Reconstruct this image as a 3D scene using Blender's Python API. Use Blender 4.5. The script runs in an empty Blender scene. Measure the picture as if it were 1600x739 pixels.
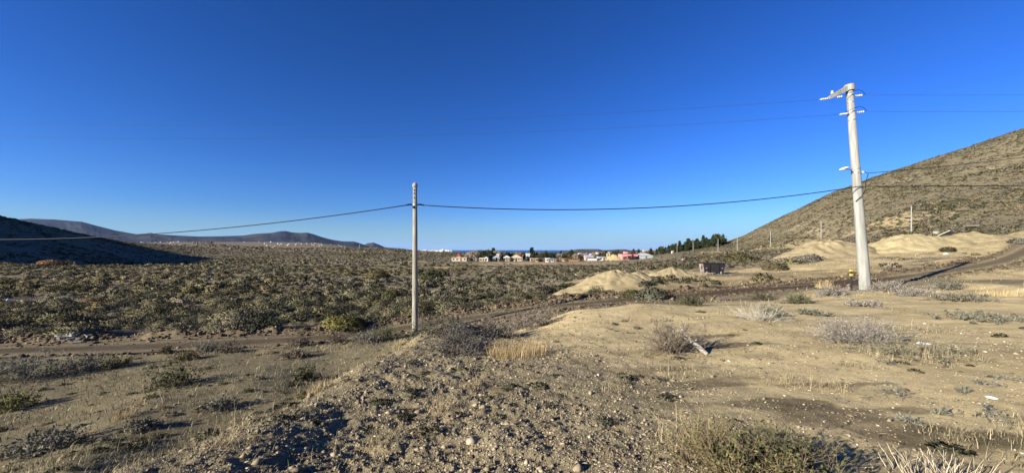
import bpy, bmesh, math, random
import numpy as np
from mathutils import Vector, Matrix

# ------------------------------------------------------------------ camera, sky, sun, exposure
SC = bpy.context.scene
COL = SC.collection
F = 603.0                                   # focal length in pixels of a 1600 wide picture
HZ = 390.0                                  # picture row of the horizon
cam_d = bpy.data.cameras.new('camera')
cam = bpy.data.objects.new('camera', cam_d); COL.objects.link(cam)
cam_d.sensor_width = 36.0; cam_d.lens = F / 1600 * 36
cam_d.shift_y = (HZ - 369.5) / 1600
cam_d.clip_start = 0.05; cam_d.clip_end = 90000
cam.location = (0, 0, 0); cam.rotation_euler = (math.radians(90), 0, 0)
SC.camera = cam

SUN_AZ = 58.0                               # the light travels this far right of straight ahead
SUN_EL = 19.0
world = bpy.data.worlds.new('World'); SC.world = world; world.use_nodes = True
wt = world.node_tree; wn = wt.nodes; wl = wt.links
bg = wn['Background']
sky = wn.new('ShaderNodeTexSky'); sky.sky_type = 'NISHITA'; sky.sun_disc = False
sky.sun_elevation = math.radians(SUN_EL); sky.sun_rotation = math.radians(180 + SUN_AZ)
sky.altitude = 100; sky.air_density = 1.0; sky.dust_density = 0.25; sky.ozone_density = 2.6
hs = wn.new('ShaderNodeHueSaturation'); hs.inputs['Saturation'].default_value = 1.22
hs.inputs['Hue'].default_value = 0.5; hs.inputs['Value'].default_value = 1.0
wl.new(sky.outputs[0], hs.inputs['Color'])
# low thin cloud bank lying along the sea horizon
tc = wn.new('ShaderNodeTexCoord'); sp = wn.new('ShaderNodeSeparateXYZ'); wl.new(tc.outputs['Generated'], sp.inputs[0])
mp = wn.new('ShaderNodeMapping'); mp.inputs['Scale'].default_value = (9, 9, 160); wl.new(tc.outputs['Generated'], mp.inputs[0])
nz = wn.new('ShaderNodeTexNoise'); nz.inputs['Scale'].default_value = 1.6; nz.inputs['Detail'].default_value = 5
wl.new(mp.outputs[0], nz.inputs['Vector'])
band = wn.new('ShaderNodeMapRange'); band.interpolation_type = 'SMOOTHSTEP'
band.inputs['From Min'].default_value = 0.026; band.inputs['From Max'].default_value = 0.010
wl.new(sp.outputs['Z'], band.inputs['Value'])
thr = wn.new('ShaderNodeMapRange'); thr.inputs['From Min'].default_value = 0.42; thr.inputs['From Max'].default_value = 0.62
wl.new(nz.outputs['Fac'], thr.inputs['Value'])
cm = wn.new('ShaderNodeMath'); cm.operation = 'MULTIPLY'; wl.new(band.outputs[0], cm.inputs[0]); wl.new(thr.outputs[0], cm.inputs[1])
cm2 = wn.new('ShaderNodeMath'); cm2.operation = 'MULTIPLY'; cm2.inputs[1].default_value = 0.5; wl.new(cm.outputs[0], cm2.inputs[0])
cmix = wn.new('ShaderNodeMixRGB'); cmix.inputs['Color2'].default_value = (2.6, 4.3, 7.2, 1)
# clear dry air: a deeper blue than the standard atmosphere gives
sep = wn.new('ShaderNodeSeparateColor'); comb = wn.new('ShaderNodeCombineColor'); wl.new(hs.outputs[0], sep.inputs[0])
for ch, (kk, gg) in enumerate(((0.505, 1.25), (0.767, 1.21), (1.52, 1.36))):
    m0 = wn.new('ShaderNodeMath'); m0.operation = 'MULTIPLY'; m0.inputs[1].default_value = 0.126; wl.new(sep.outputs[ch], m0.inputs[0])
    m1 = wn.new('ShaderNodeMath'); m1.operation = 'POWER'; m1.inputs[1].default_value = gg; wl.new(m0.outputs[0], m1.inputs[0])
    m2 = wn.new('ShaderNodeMath'); m2.operation = 'MULTIPLY'; m2.inputs[1].default_value = kk / 0.126; wl.new(m1.outputs[0], m2.inputs[0])
    wl.new(m2.outputs[0], comb.inputs[ch])
low = wn.new('ShaderNodeMapRange'); low.interpolation_type = 'SMOOTHSTEP'
low.inputs['From Min'].default_value = 0.10; low.inputs['From Max'].default_value = -0.01; low.inputs['To Max'].default_value = 0.75
wl.new(sp.outputs['Z'], low.inputs['Value'])
air = wn.new('ShaderNodeMixRGB'); air.inputs['Color2'].default_value = (2.75, 4.75, 6.9, 1)
wl.new(low.outputs[0], air.inputs['Fac']); wl.new(comb.outputs[0], air.inputs['Color1'])
wl.new(cm2.outputs[0], cmix.inputs['Fac']); wl.new(air.outputs[0], cmix.inputs['Color1'])
wl.new(cmix.outputs[0], bg.inputs['Color']); bg.inputs['Strength'].default_value = 0.053

sun_d = bpy.data.lights.new('sun', 'SUN'); sun_d.energy = 5.0; sun_d.angle = math.radians(0.53); sun_d.color = (1.0, 0.945, 0.81)
sun = bpy.data.objects.new('sun', sun_d); COL.objects.link(sun)
a, e = math.radians(SUN_AZ), math.radians(SUN_EL)
LD = Vector((math.sin(a) * math.cos(e), math.cos(a) * math.cos(e), -math.sin(e)))
sun.rotation_euler = LD.to_track_quat('-Z', 'Y').to_euler(); sun.location = (-40, -40, 60)

SC.view_settings.view_transform = 'Standard'; SC.view_settings.look = 'None'
SC.view_settings.exposure = 1.22; SC.view_settings.gamma = 1.0; SC.view_settings.use_curve_mapping = False
SC.cycles.max_bounces = 4; SC.cycles.diffuse_bounces = 2

rng = np.random.default_rng(7)
random.seed(7)

# ------------------------------------------------------------------ small helpers
def link(o, parent=None):
    COL.objects.link(o)
    if parent is not None: o.parent = parent
    return o
def tag(o, label=None, cat=None, group=None, kind=None):
    if label: o['label'] = label
    if cat: o['category'] = cat
    if group: o['group'] = group
    if kind or cat: o['kind'] = kind or 'thing'
    return o
def empty(name, loc=(0, 0, 0), rz=0.0):
    o = bpy.data.objects.new(name, None); o.empty_display_size = 0.2
    o.location = loc; o.rotation_euler = (0, 0, rz)
    return link(o)
def copy_tree(o, parent=None):
    c = o.copy(); COL.objects.link(c)
    if parent is not None: c.parent = parent
    for ch in [x for x in bpy.data.objects if x.parent == o]:
        copy_tree(ch, c)
    return c

def mesh_np(name, V, Q, col=None, smooth=False, mats=(), nrm=None):
    """mesh from numpy arrays; Q is (n,3) or (n,4)"""
    V = np.asarray(V, np.float32); Q = np.asarray(Q, np.int32)
    k = Q.shape[1]
    m = bpy.data.meshes.new(name)
    m.vertices.add(len(V)); m.vertices.foreach_set('co', V.ravel())
    m.loops.add(Q.size); m.loops.foreach_set('vertex_index', Q.ravel())
    m.polygons.add(len(Q))
    m.polygons.foreach_set('loop_start', np.arange(0, Q.size, k, dtype=np.int32))
    if smooth: m.polygons.foreach_set('use_smooth', np.ones(len(Q), bool))
    if col is not None:
        c = np.ones((len(V), 4), np.float32); c[:, :3] = col
        at = m.color_attributes.new('Col', 'FLOAT_COLOR', 'POINT'); at.data.foreach_set('color', c.ravel())
    m.update(calc_edges=True)
    if nrm is not None:
        at = m.attributes.new('custom_normal', 'FLOAT_VECTOR', 'POINT'); at.data.foreach_set('vector', np.asarray(nrm, np.float32).ravel())
    for x in mats: m.materials.append(x)
    return m
def obj_np(name, V, Q, mat, col=None, smooth=False, parent=None, nrm=None):
    o = bpy.data.objects.new(name, mesh_np(name, V, Q, col, smooth, (mat,), nrm))
    return link(o, parent)

class MB:
    """collects boxes, tubes and lathes; build() links them as ONE mesh"""
    def __init__(s): s.bm = bmesh.new()
    def box(s, c, d, rot=None, bev=0.0):
        r = bmesh.ops.create_cube(s.bm, size=1)
        M = Matrix.Translation(c) @ (rot.to_4x4() if rot is not None else Matrix.Identity(4)) @ Matrix.Diagonal((*d, 1))
        bmesh.ops.transform(s.bm, matrix=M, verts=r['verts'])
        if bev: 
            ed = list({e for v in r['verts'] for e in v.link_edges})
            bmesh.ops.bevel(s.bm, geom=ed, offset=bev, segments=1, affect='EDGES', profile=0.5)
        return s
    def poly(s, pts, faces):
        vs = [s.bm.verts.new(p) for p in pts]
        for f in faces: s.bm.faces.new([vs[i] for i in f])
        return s
    def tube(s, pts, rad, n=8, cap=True):
        pts = [Vector(p) for p in pts]
        rs = rad if isinstance(rad, (list, tuple)) else [rad] * len(pts)
        rings = []
        up = None
        for i, p in enumerate(pts):
            t = (pts[min(i + 1, len(pts) - 1)] - pts[max(i - 1, 0)]).normalized()
            if up is None or abs(t.dot(up)) > 0.97: up = Vector((0, 0, 1)) if abs(t.z) < 0.9 else Vector((0, 1, 0))
            x = t.cross(up).normalized(); y = x.cross(t).normalized()
            rings.append([s.bm.verts.new(p + (x * math.cos(2 * math.pi * k / n) + y * math.sin(2 * math.pi * k / n)) * rs[i]) for k in range(n)])
        for A, B in zip(rings, rings[1:]):
            for k in range(n):
                s.bm.faces.new((A[k], A[(k + 1) % n], B[(k + 1) % n], B[k]))
        if cap:
            s.bm.faces.new(rings[0][::-1]); s.bm.faces.new(rings[-1])
        return s
    def build(s, name, mat, parent=None, smooth=False):
        bmesh.ops.recalc_face_normals(s.bm, faces=s.bm.faces)
        m = bpy.data.meshes.new(name); s.bm.to_mesh(m); s.bm.free()
        if smooth:
            for p in m.polygons: p.use_smooth = True
        m.materials.append(mat)
        return link(bpy.data.objects.new(name, m), parent)

# numpy value noise
def _h(ix, iy, seed):
    n = (ix.astype(np.int64) * 374761393 + iy.astype(np.int64) * 668265263 + seed * 1274126177) & 0x7fffffff
    n = ((n ^ (n >> 13)) * 1274126177) & 0x7fffffff
    n = n ^ (n >> 16)
    return (n & 0xffff) / 65535.0
def vnoise(x, y, seed=0):
    ix = np.floor(x); iy = np.floor(y); fx = x - ix; fy = y - iy
    ux = fx * fx * fx * (fx * (fx * 6 - 15) + 10); uy = fy * fy * fy * (fy * (fy * 6 - 15) + 10)
    a = _h(ix, iy, seed); b = _h(ix + 1, iy, seed); c = _h(ix, iy + 1, seed); d = _h(ix + 1, iy + 1, seed)
    return (a * (1 - ux) + b * ux) * (1 - uy) + (c * (1 - ux) + d * ux) * uy
def fbm(x, y, seed=0, oct=4, gain=0.5):
    s = 0; amp = 1; tot = 0
    for i in range(oct):
        s = s + amp * (vnoise(x, y, seed + i * 17) - 0.5); tot += amp * 0.5
        x = x * 2.03 + 13.7; y = y * 2.03 - 7.1; amp *= gain
    return s / tot
def sstep(a, b, x):
    t = np.clip((x - a) / (b - a), 0, 1); return t * t * (3 - 2 * t)

# ------------------------------------------------------------------ materials
def nmat(name, rough=0.9):
    m = bpy.data.materials.new(name); m.use_nodes = True
    b = m.node_tree.nodes['Principled BSDF']; b.inputs['Roughness'].default_value = rough
    b.inputs['Specular IOR Level'].default_value = 0.15
    return m, m.node_tree.nodes, m.node_tree.links, b
def mat_flat(name, c, rough=0.8, var=0.25, scale=6.0, metal=0.0, bump=0.0, dirt=None, stretch=0):
    m, n, l, b = nmat(name, rough)
    t = n.new('ShaderNodeTexCoord'); z = n.new('ShaderNodeTexNoise'); z.inputs['Scale'].default_value = scale; z.inputs['Detail'].default_value = 6
    if stretch:
        mpg = n.new('ShaderNodeMapping'); mpg.inputs['Scale'].default_value = (1, 1, stretch); l.new(t.outputs['Object'], mpg.inputs[0]); l.new(mpg.outputs[0], z.inputs['Vector'])
    else: l.new(t.outputs['Object'], z.inputs['Vector'])
    r = n.new('ShaderNodeValToRGB'); d = dirt or tuple(x * (1 - var) for x in c)
    r.color_ramp.elements[0].color = (*d, 1); r.color_ramp.elements[1].color = (*[min(1, x * (1 + var * 0.6)) for x in c], 1)
    r.color_ramp.elements[0].position = 0.33; r.color_ramp.elements[1].position = 0.66
    l.new(z.outputs['Fac'], r.inputs['Fac']); l.new(r.outputs[0], b.inputs['Base Color'])
    b.inputs['Metallic'].default_value = metal
    if bump:
        bp = n.new('ShaderNodeBump'); bp.inputs['Strength'].default_value = bump; bp.inputs['Distance'].default_value = 0.02
        l.new(z.outputs['Fac'], bp.inputs['Height']); l.new(bp.outputs[0], b.inputs['Normal'])
    return m
def mat_col(name, var=0.2, scale=3.0, rough=0.95, transl=0.0, bump=None):
    """base colour from the mesh's own colour attribute, broken up by noise"""
    m, n, l, b = nmat(name, rough); b.inputs['Specular IOR Level'].default_value = 0.05
    at = n.new('ShaderNodeVertexColor'); at.layer_name = 'Col'
    t = n.new('ShaderNodeTexCoord')
    z = n.new('ShaderNodeTexNoise'); z.inputs['Scale'].default_value = scale; z.inputs['Detail'].default_value = 8; z.inputs['Roughness'].default_value = 0.7
    l.new(t.outputs['Object'], z.inputs['Vector'])
    mr = n.new('ShaderNodeMapRange'); mr.inputs['From Min'].default_value = 0.3; mr.inputs['From Max'].default_value = 0.7
    mr.inputs['To Min'].default_value = 1 - var; mr.inputs['To Max'].default_value = 1 + var
    l.new(z.outputs['Fac'], mr.inputs['Value'])
    mx = n.new('ShaderNodeVectorMath'); mx.operation = 'SCALE'
    l.new(at.outputs['Color'], mx.inputs[0]); l.new(mr.outputs[0], mx.inputs['Scale'])
    l.new(mx.outputs[0], b.inputs['Base Color'])
    if bump:
        bp = n.new('ShaderNodeBump'); bp.inputs['Strength'].default_value = bump[0]; bp.inputs['Distance'].default_value = bump[1]
        l.new(z.outputs['Fac'], bp.inputs['Height']); l.new(bp.outputs[0], b.inputs['Normal'])
    return m

def mat_ground(name):
    m, n, l, b = nmat(name, 1.0); b.inputs['Specular IOR Level'].default_value = 0.02
    at = n.new('ShaderNodeVertexColor'); at.layer_name = 'Col'
    t = n.new('ShaderNodeTexCoord')
    def noise(sc, det=6, ro=0.65):
        z = n.new('ShaderNodeTexNoise'); z.inputs['Scale'].default_value = sc; z.inputs['Detail'].default_value = det; z.inputs['Roughness'].default_value = ro
        l.new(t.outputs['Object'], z.inputs['Vector']); return z
    z1 = noise(1.1, 10, 0.72); z2 = noise(55.0, 5, 0.8)
    def rng_(src, lo, hi, fm=0.3, fx=0.7):
        r = n.new('ShaderNodeMapRange'); r.inputs['From Min'].default_value = fm; r.inputs['From Max'].default_value = fx
        r.inputs['To Min'].default_value = lo; r.inputs['To Max'].default_value = hi; l.new(src, r.inputs['Value']); return r
    r1 = rng_(z1.outputs['Fac'], 0.72, 1.25); r2 = rng_(z2.outputs['Fac'], 0.62, 1.36)
    mu = n.new('ShaderNodeMath'); mu.operation = 'MULTIPLY'; l.new(r1.outputs[0], mu.inputs[0]); l.new(r2.outputs[0], mu.inputs[1])
    mx = n.new('ShaderNodeVectorMath'); mx.operation = 'SCALE'
    l.new(at.outputs['Color'], mx.inputs[0]); l.new(mu.outputs[0], mx.inputs['Scale'])
    # pale pebbles pressed into the soil
    vo = n.new('ShaderNodeTexVoronoi'); vo.inputs['Scale'].default_value = 16.0; l.new(t.outputs['Object'], vo.inputs['Vector'])
    pe = n.new('ShaderNodeMapRange'); pe.inputs['From Min'].default_value = 0.16; pe.inputs['From Max'].default_value = 0.10; l.new(vo.outputs['Distance'], pe.inputs['Value'])
    sel = n.new('ShaderNodeSeparateColor'); l.new(vo.outputs['Color'], sel.inputs[0])
    gt = n.new('ShaderNodeMath'); gt.operation = 'GREATER_THAN'; gt.inputs[1].default_value = 0.72; l.new(sel.outputs[0], gt.inputs[0])
    pf = n.new('ShaderNodeMath'); pf.operation = 'MULTIPLY'; l.new(pe.outputs[0], pf.inputs[0]); l.new(gt.outputs[0], pf.inputs[1])
    pf2 = n.new('ShaderNodeMath'); pf2.operation = 'MULTIPLY'; pf2.inputs[1].default_value = 0.6; l.new(pf.outputs[0], pf2.inputs[0])
    pm = n.new('ShaderNodeMixRGB'); pm.inputs['Color2'].default_value = (0.42, 0.37, 0.29, 1)
    l.new(pf2.outputs[0], pm.inputs['Fac']); l.new(mx.outputs[0], pm.inputs['Color1']); l.new(pm.outputs[0], b.inputs['Base Color'])
    b1 = n.new('ShaderNodeBump'); b1.inputs['Strength'].default_value = 0.7; b1.inputs['Distance'].default_value = 0.02; l.new(z2.outputs['Fac'], b1.inputs['Height'])
    z3 = noise(7.0, 6, 0.7)
    b2 = n.new('ShaderNodeBump'); b2.inputs['Strength'].default_value = 0.4; b2.inputs['Distance'].default_value = 0.04; l.new(z3.outputs['Fac'], b2.inputs['Height'])
    l.new(b1.outputs[0], b2.inputs['Normal']); l.new(b2.outputs[0], b.inputs['Normal'])
    return m

M = {}
M['ground'] = mat_ground('dry_sandy_soil')
M['heap'] = mat_ground('dumped_gravel_soil')
M['far'] = mat_col('distant_hill', var=0.3, scale=0.004)
M['leaf'] = mat_col('scrub_leaf', var=0.2, scale=2.0)
M['stone'] = mat_col('loose_stone', var=0.3, scale=14.0, rough=0.9)
M['straw'] = mat_col('dry_straw', var=0.2, scale=4.0)
M['bark'] = mat_flat('bark', (0.13, 0.105, 0.08), var=0.4, scale=10)
M['bleached'] = mat_flat('bleached_wood', (0.34, 0.305, 0.25), var=0.25, scale=14, bump=0.3)
M['concrete'] = mat_flat('cast_concrete', (0.272, 0.268, 0.240), var=0.3, scale=7.0, stretch=0.12, rough=0.9, bump=0.25)
M['concrete_old'] = mat_flat('weathered_concrete', (0.255, 0.235, 0.19), var=0.35, scale=9.0, stretch=0.15, rough=0.9, bump=0.3)
M['slab'] = mat_flat('broken_slab', (0.5, 0.47, 0.4), var=0.2, scale=3)
M['rubble'] = mat_flat('dusty_rubble', (0.27, 0.25, 0.215), var=0.3, scale=4)
M['steel'] = mat_flat('galvanised_steel', (0.35, 0.36, 0.37), rough=0.45, metal=0.6, var=0.2)
M['porcelain'] = mat_flat('white_porcelain', (0.42, 0.42, 0.42), rough=0.25, var=0.08)
M['black'] = mat_flat('black_cable', (0.012, 0.012, 0.013), rough=0.55, var=0.2)
M['lampwhite'] = mat_flat('white_lamp_shell', (0.58, 0.59, 0.60), rough=0.35, var=0.06)
M['lampglass'] = mat_flat('lamp_lens', (0.35, 0.36, 0.36), rough=0.2, var=0.1)
M['aluminium'] = mat_flat('bare_conductor', (0.045, 0.05, 0.065), rough=0.6, var=0.1)

# ------------------------------------------------------------------ terrain height
CP = []
def P(px, py, Y): CP.append(((px - 800) / F * Y, Y, (HZ - py) / F * Y))
def W(X, Y, z): CP.append((X, Y, z))
for k in range(10):
    t = 2 * math.pi * k / 10; W(1.1 * math.sin(t), 1.1 * math.cos(t), -1.68)
for X, Y, z in ((-3.4, -3, -2.2), (0, -3, -1.7), (4, -3, -1.6), (-9, -4, -3.4), (-20, -10, -4.2), (0, -12, -1.8), (14, -10, -1.5), (0, -60, -2), (60, -40, -1), (90, 10, 0), (-60, -50, -4), (50, 12, -1.3), (30, 2, -1.5), (12, 1, -1.6), (-14, 2, -3.9), (-30, 6, -4.3), (-6, 1, -2.7), (140, 60, 8), (180, 20, 14), (250, 120, 55), (0, -400, -5), (250, -200, 10), (-200, -200, -4)): W(X, Y, z)
# plateau round the camera
for p in ((800, 739, 2.95), (800, 650, 4.35), (800, 600, 5.9), (1000, 600, 5.75), (1000, 520, 10.3), (1000, 474, 15.8), (1150, 474, 16.2), (900, 485, 15.2), (860, 520, 11.5), (870, 560, 7.7),
          (1250, 476, 15.8), (1300, 739, 2.85), (1300, 600, 5.3), (1300, 500, 11.2), (1352, 454, 20.6), (1250, 458, 20.3), (1600, 739, 2.85), (1600, 600, 5.0), (1600, 500, 10.4), (1600, 440, 23), (1480, 455, 18.5),
          (1050, 739, 2.9), (1900, 600, 4.9), (1900, 480, 13)): P(*p)
# its rim on the left, a straight bank running away from the camera
for p in ((180, 739, 3.3), (400, 650, 4.65), (560, 576, 7.4), (650, 531, 11.0), (715, 503, 13.6), (480, 739, 3.1), (560, 650, 4.55), (690, 560, 8.0), (760, 525, 11.6)): P(*p)
W(-4.4, 4.6, -2.8); W(-4.4, 6.2, -3.05); W(-4.3, 9, -3.35); W(-4.2, 12, -3.65); W(-4.9, 3.2, -2.75); W(-0.4, 17.0, -3.9); W(1.0, 14.6, -2.85); W(4, 19, -3.2); W(9, 20.3, -2.95); W(-2.4, 16.5, -3.7); W(14, 20.5, -2.65)
# slope left of the bank
for p in ((0, 739, 5.9), (0, 650, 9.05), (0, 580, 13.3), (110, 739, 4.9), (200, 650, 8.1), (200, 580, 13.0), (400, 600, 10.4), (400, 562, 14.0), (560, 550, 14.8), (560, 527, 18.6), (648, 521, 19.1), (-400, 700, 6.4), (-400, 580, 13)): P(*p)
# the dirt road, near to far across the picture
ROAD = [(-60, 15.3, -4.25), (-30, 16.0, -4.3), (-19.4, 16.7, -4.3), (-9.4, 18.9, -4.3), (-3.5, 21.4, -3.95), (1.1, 22.7, -3.5), (4.2, 23.4, -3.25), (10, 24.4, -2.95), (16.8, 25.2, -2.55), (23.6, 26.6, -2.25), (30, 28.5, -1.85), (40, 33, -1.35), (52, 40, -0.7), (75, 55, 1.0)]
for q in ROAD: W(*q)
# scrub plain beyond the road
for p in ((0, 500, 25.2), (200, 500, 25.2), (400, 500, 25.0), (550, 500, 25.5), (680, 485, 27), (800, 470, 30)): P(*p)
for px in (-400, -100, 150, 400, 620, 800): P(px, 460, 43); P(px, 430, 80)
for px in (120, 300, 500, 700, 850): P(px, 415, 132)
for px in (330, 480, 620): P(px, 400.5, 300)
for p in ((300, 390, 620), (400, 389, 700), (500, 388.5, 750), (565, 386.8, 900), (605, 388.5, 900), (645, 392, 850), (400, 384, 2600), (200, 381, 2600), (500, 386, 2600), (300, 378, 3600), (400, 378, 3600), (480, 379.5, 3600), (545, 385, 3600), (0, 384, 2600), (600, 392, 1500)): P(*p)
for px in (640, 750, 900, 1050): W((px - 800) / F * 1400, 1400, -42); W((px - 800) / F * 2600, 2600, -66); W((px - 800) / F * 4000, 4000, -80)
for px in (655, 680, 705): P(px, 393.6, 3150); P(px, 393.2, 3450)
for px in (700, 800, 900): P(px, 408.3, 232); P(px, 406, 262); P(px, 396.5, 520)
for p in ((930, 430, 72), (1000, 411, 150), (1000, 404, 235), (950, 406, 235)): P(*p)
# ground across the road on the right
for p in ((880, 466, 29.5), (990, 440, 33.5), (1000, 425, 46), (1050, 431, 42), (1115, 429, 42.5), (1200, 424, 44), (1100, 400, 150), (1200, 405, 78), (1060, 412, 95), (1200, 389, 175), (1285, 373.5, 172), (1424, 359.5, 108), (1300, 400, 60), (1420, 402, 50), (1450, 372, 76), (1600, 402, 42), (1600, 371, 70), (1600, 346, 87), (930, 447, 35)): P(*p)
# the hill on the right
for p in ((1600, 300, 120), (1600, 250, 155), (1600, 204, 187), (1400, 340, 122), (1400, 303, 168), (1400, 269, 220), (1500, 237, 203), (1500, 300, 140), (1300, 306, 240), (1300, 345, 180), (1250, 372, 181), (1250, 352, 211), (1250, 327, 255), (1200, 351, 285), (1160, 386, 226), (1160, 371, 305), (1130, 386, 250), (1130, 379.5, 400), (1090, 392, 240), (1040, 399, 232), (1060, 393, 500), (1000, 393, 560)): P(*p)
W(1.327 * 270, 270, 68); W(1.0 * 320, 320, 52); W(0.75 * 380, 380, 32); W(0.6 * 480, 480, 14); W(0.55 * 800, 800, 6); W(500, 350, 90); W(420, 180, 85); W(900, 900, 70)
# the hill on the left, and the higher ridge outside the frame that shades it
for p in ((0, 344, 250), (0, 378, 195), (0, 400, 152), (0, 413, 126), (100, 363, 262), (100, 393, 195), (100, 411.5, 150), (150, 374, 282), (200, 384, 292), (200, 405, 215), (250, 391, 300), (300, 398, 312)): P(*p)
W(-1.327 * 400, 400, 23); W(-395, 330, 18); W(-430, 560, 6)
W(-385, -60, 80); W(-400, 20, 95); W(-440, 120, 90); W(-480, 200, 76); W(-540, 300, 62); W(-300, 0, 30); W(-220, 20, 2); W(-140, 30, -4.4); W(-330, 130, 16); W(-600, 100, 80); W(-700, 350, 40)
CP = np.array(CP)
def emb(X, Y):
    R = np.maximum(np.hypot(X, Y), 0.8); th = np.arctan2(X, Y)
    return np.stack([2.2 * np.sin(th), 2.2 * np.cos(th), np.log(R)], -1), R
def tps(d): return np.where(d > 1e-9, d * d * np.log(np.maximum(d, 1e-9)), 0)
Z0 = -2.5
Ec, Rc = emb(CP[:, 0], CP[:, 1])
nC = len(CP)
A = np.zeros((nC + 4, nC + 4)); A[:nC, :nC] = tps(np.linalg.norm(Ec[:, None] - Ec[None], axis=-1)) + np.eye(nC) * 2e-3
A[:nC, nC] = 1; A[:nC, nC + 1:] = Ec; A[nC:, :nC] = A[:nC, nC:].T
rhs = np.zeros(nC + 4); rhs[:nC] = (CP[:, 2] - Z0) / Rc
WGT = np.linalg.solve(A, rhs)
def base_z(X, Y):
    out = np.empty(len(X))
    for i in range(0, len(X), 40000):
        E, R = emb(X[i:i + 40000], Y[i:i + 40000])
        d2 = (E ** 2).sum(1)[:, None] + (Ec ** 2).sum(1)[None] - 2 * E @ Ec.T
        np.maximum(d2, 1e-12, out=d2)
        out[i:i + 40000] = ((0.5 * d2 * np.log(d2)) @ WGT[:nC] + WGT[nC] + E @ WGT[nC + 1:]) * R + Z0
    return out
# road centre line, resampled
def catmull(pts, n):
    pts = [np.array(p, float) for p in pts]; pts = [2 * pts[0] - pts[1]] + pts + [2 * pts[-1] - pts[-2]]
    o = []
    for i in range(1, len(pts) - 2):
        for k in range(n):
            t = k / n; p0, p1, p2, p3 = pts[i - 1:i + 3]
            o.append(0.5 * ((2 * p1) + (-p0 + p2) * t + (2 * p0 - 5 * p1 + 4 * p2 - p3) * t * t + (-p0 + 3 * p1 - 3 * p2 + p3) * t ** 3))
    o.append(pts[-2]); return np.array(o)
RC = catmull(ROAD, 24)
RT = np.gradient(RC[:, :2], axis=0); RT /= np.linalg.norm(RT, axis=1)[:, None]
RHW = 1.2
def road_sd(X, Y):
    """signed distance to the road's centre (positive on its far side) and the road's level there"""
    d = np.full(len(X), 99.0); z = np.zeros(len(X)); s = np.hypot(X, Y) < 110
    s &= (Y > 8)
    ii = np.nonzero(s)[0]
    for i in range(0, len(ii), 20000):
        j = ii[i:i + 20000]
        dx = X[j, None] - RC[None, :, 0]; dy = Y[j, None] - RC[None, :, 1]
        k = np.argmin(dx * dx + dy * dy, 1); r = np.arange(len(j))
        sgn = -(dx[r, k] * RT[k, 1] - dy[r, k] * RT[k, 0])
        d[j] = sgn; z[j] = RC[k, 2]
        far = np.hypot(dx[r, k], dy[r, k]) > np.abs(sgn) + 1.0
        d[j[far]] = 99
    return d, z
def masks(X, Y):
    R = np.hypot(X, Y); U = X / np.maximum(Y, 0.3)
    hill = sstep(0.42, 0.6, U) * sstep(95, 135, R) * (Y > 0)
    plateau = sstep(-3.6, -1.8, X) * (1 - sstep(17, 20, Y - 0.12 * X)) 
    mound = np.exp(-((X + 0.9) / 2.2) ** 2) * sstep(14.5, 11, Y) * (Y > -3)      # stony bank under the camera's left foot
    return R, U, hill, plateau, mound
def ground_z(X, Y, detail=True):
    X = np.atleast_1d(np.asarray(X, float)); Y = np.atleast_1d(np.asarray(Y, float))
    z = base_z(X, Y)
    d, rz = road_sd(X, Y)
    R, U, hill, plateau, mound = masks(X, Y)
    if detail:
        far = sstep(16, 40, R)
        z = z + fbm(X / 2.3, Y / 2.3, 3, 3) * (0.06 + 0.16 * far) + fbm(X / 9, Y / 9, 5, 3) * 0.35 * far
        z = z + hill * (fbm(X / 26, Y / 40, 8, 4) * 1.6 - 1.8 * np.clip(0.3 - np.abs(fbm((X * 0.3 + Y) / 34, (X - Y * .3) / 150, 89, 3)), 0, 1))
        z = z + fbm(X / 0.42, Y / 0.42, 11, 4, 0.6) * (0.020 + 0.034 * mound) * (1 - sstep(14, 30, R))
        z = z + mound * 0.026 * (1 - 2.2 * np.abs(fbm(X / 0.30, Y / 0.30, 131, 3, 0.6))) * (1 - sstep(11, 16, R))
        z = z + fbm(X / 0.11, Y / 0.11, 31, 3, 0.6) * (0.006 + 0.016 * mound) * (1 - sstep(5, 10, R))
    z = z + 0.05 * np.exp(-((X + 2.7) / 0.7) ** 2) * sstep(2.0, 3.2, Y) * sstep(14.5, 11, Y)
    ad = np.abs(d)
    w = 1 - sstep(RHW, RHW + 1.5, ad)
    z = z * (1 - w) + (rz - 0.035) * w
    rough = 0.55 + 0.9 * (fbm(X / 0.7, Y / 0.7, 21, 3) + 0.3)
    z = z + 0.30 * np.clip(rough, 0, 2) * np.exp(-((d - RHW - 0.75) / 0.42) ** 2) * sstep(60, 40, R)
    z = z + 0.10 * np.clip(rough, 0, 2) * np.exp(-((d + RHW + 0.5) / 0.3) ** 2) * sstep(60, 40, R)
    return z
def gz(X, Y): return float(ground_z([X], [Y])[0])
def hit(px, py, y0=1.5, y1=900):
    """where the line of sight through a picture point first meets the ground"""
    Ys = np.exp(np.linspace(math.log(y0), math.log(y1), 2600))
    z = ground_z((px - 800) / F * Ys, Ys); ray = (HZ - py) / F * Ys
    k = np.nonzero(z >= ray)[0]
    k = k[0] if len(k) else len(Ys) - 1
    return Vector(((px - 800) / F * Ys[k], Ys[k], z[k]))
def at_depth(px, Y):
    X = (px - 800) / F * Y; return Vector((X, Y, gz(X, Y)))

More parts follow.
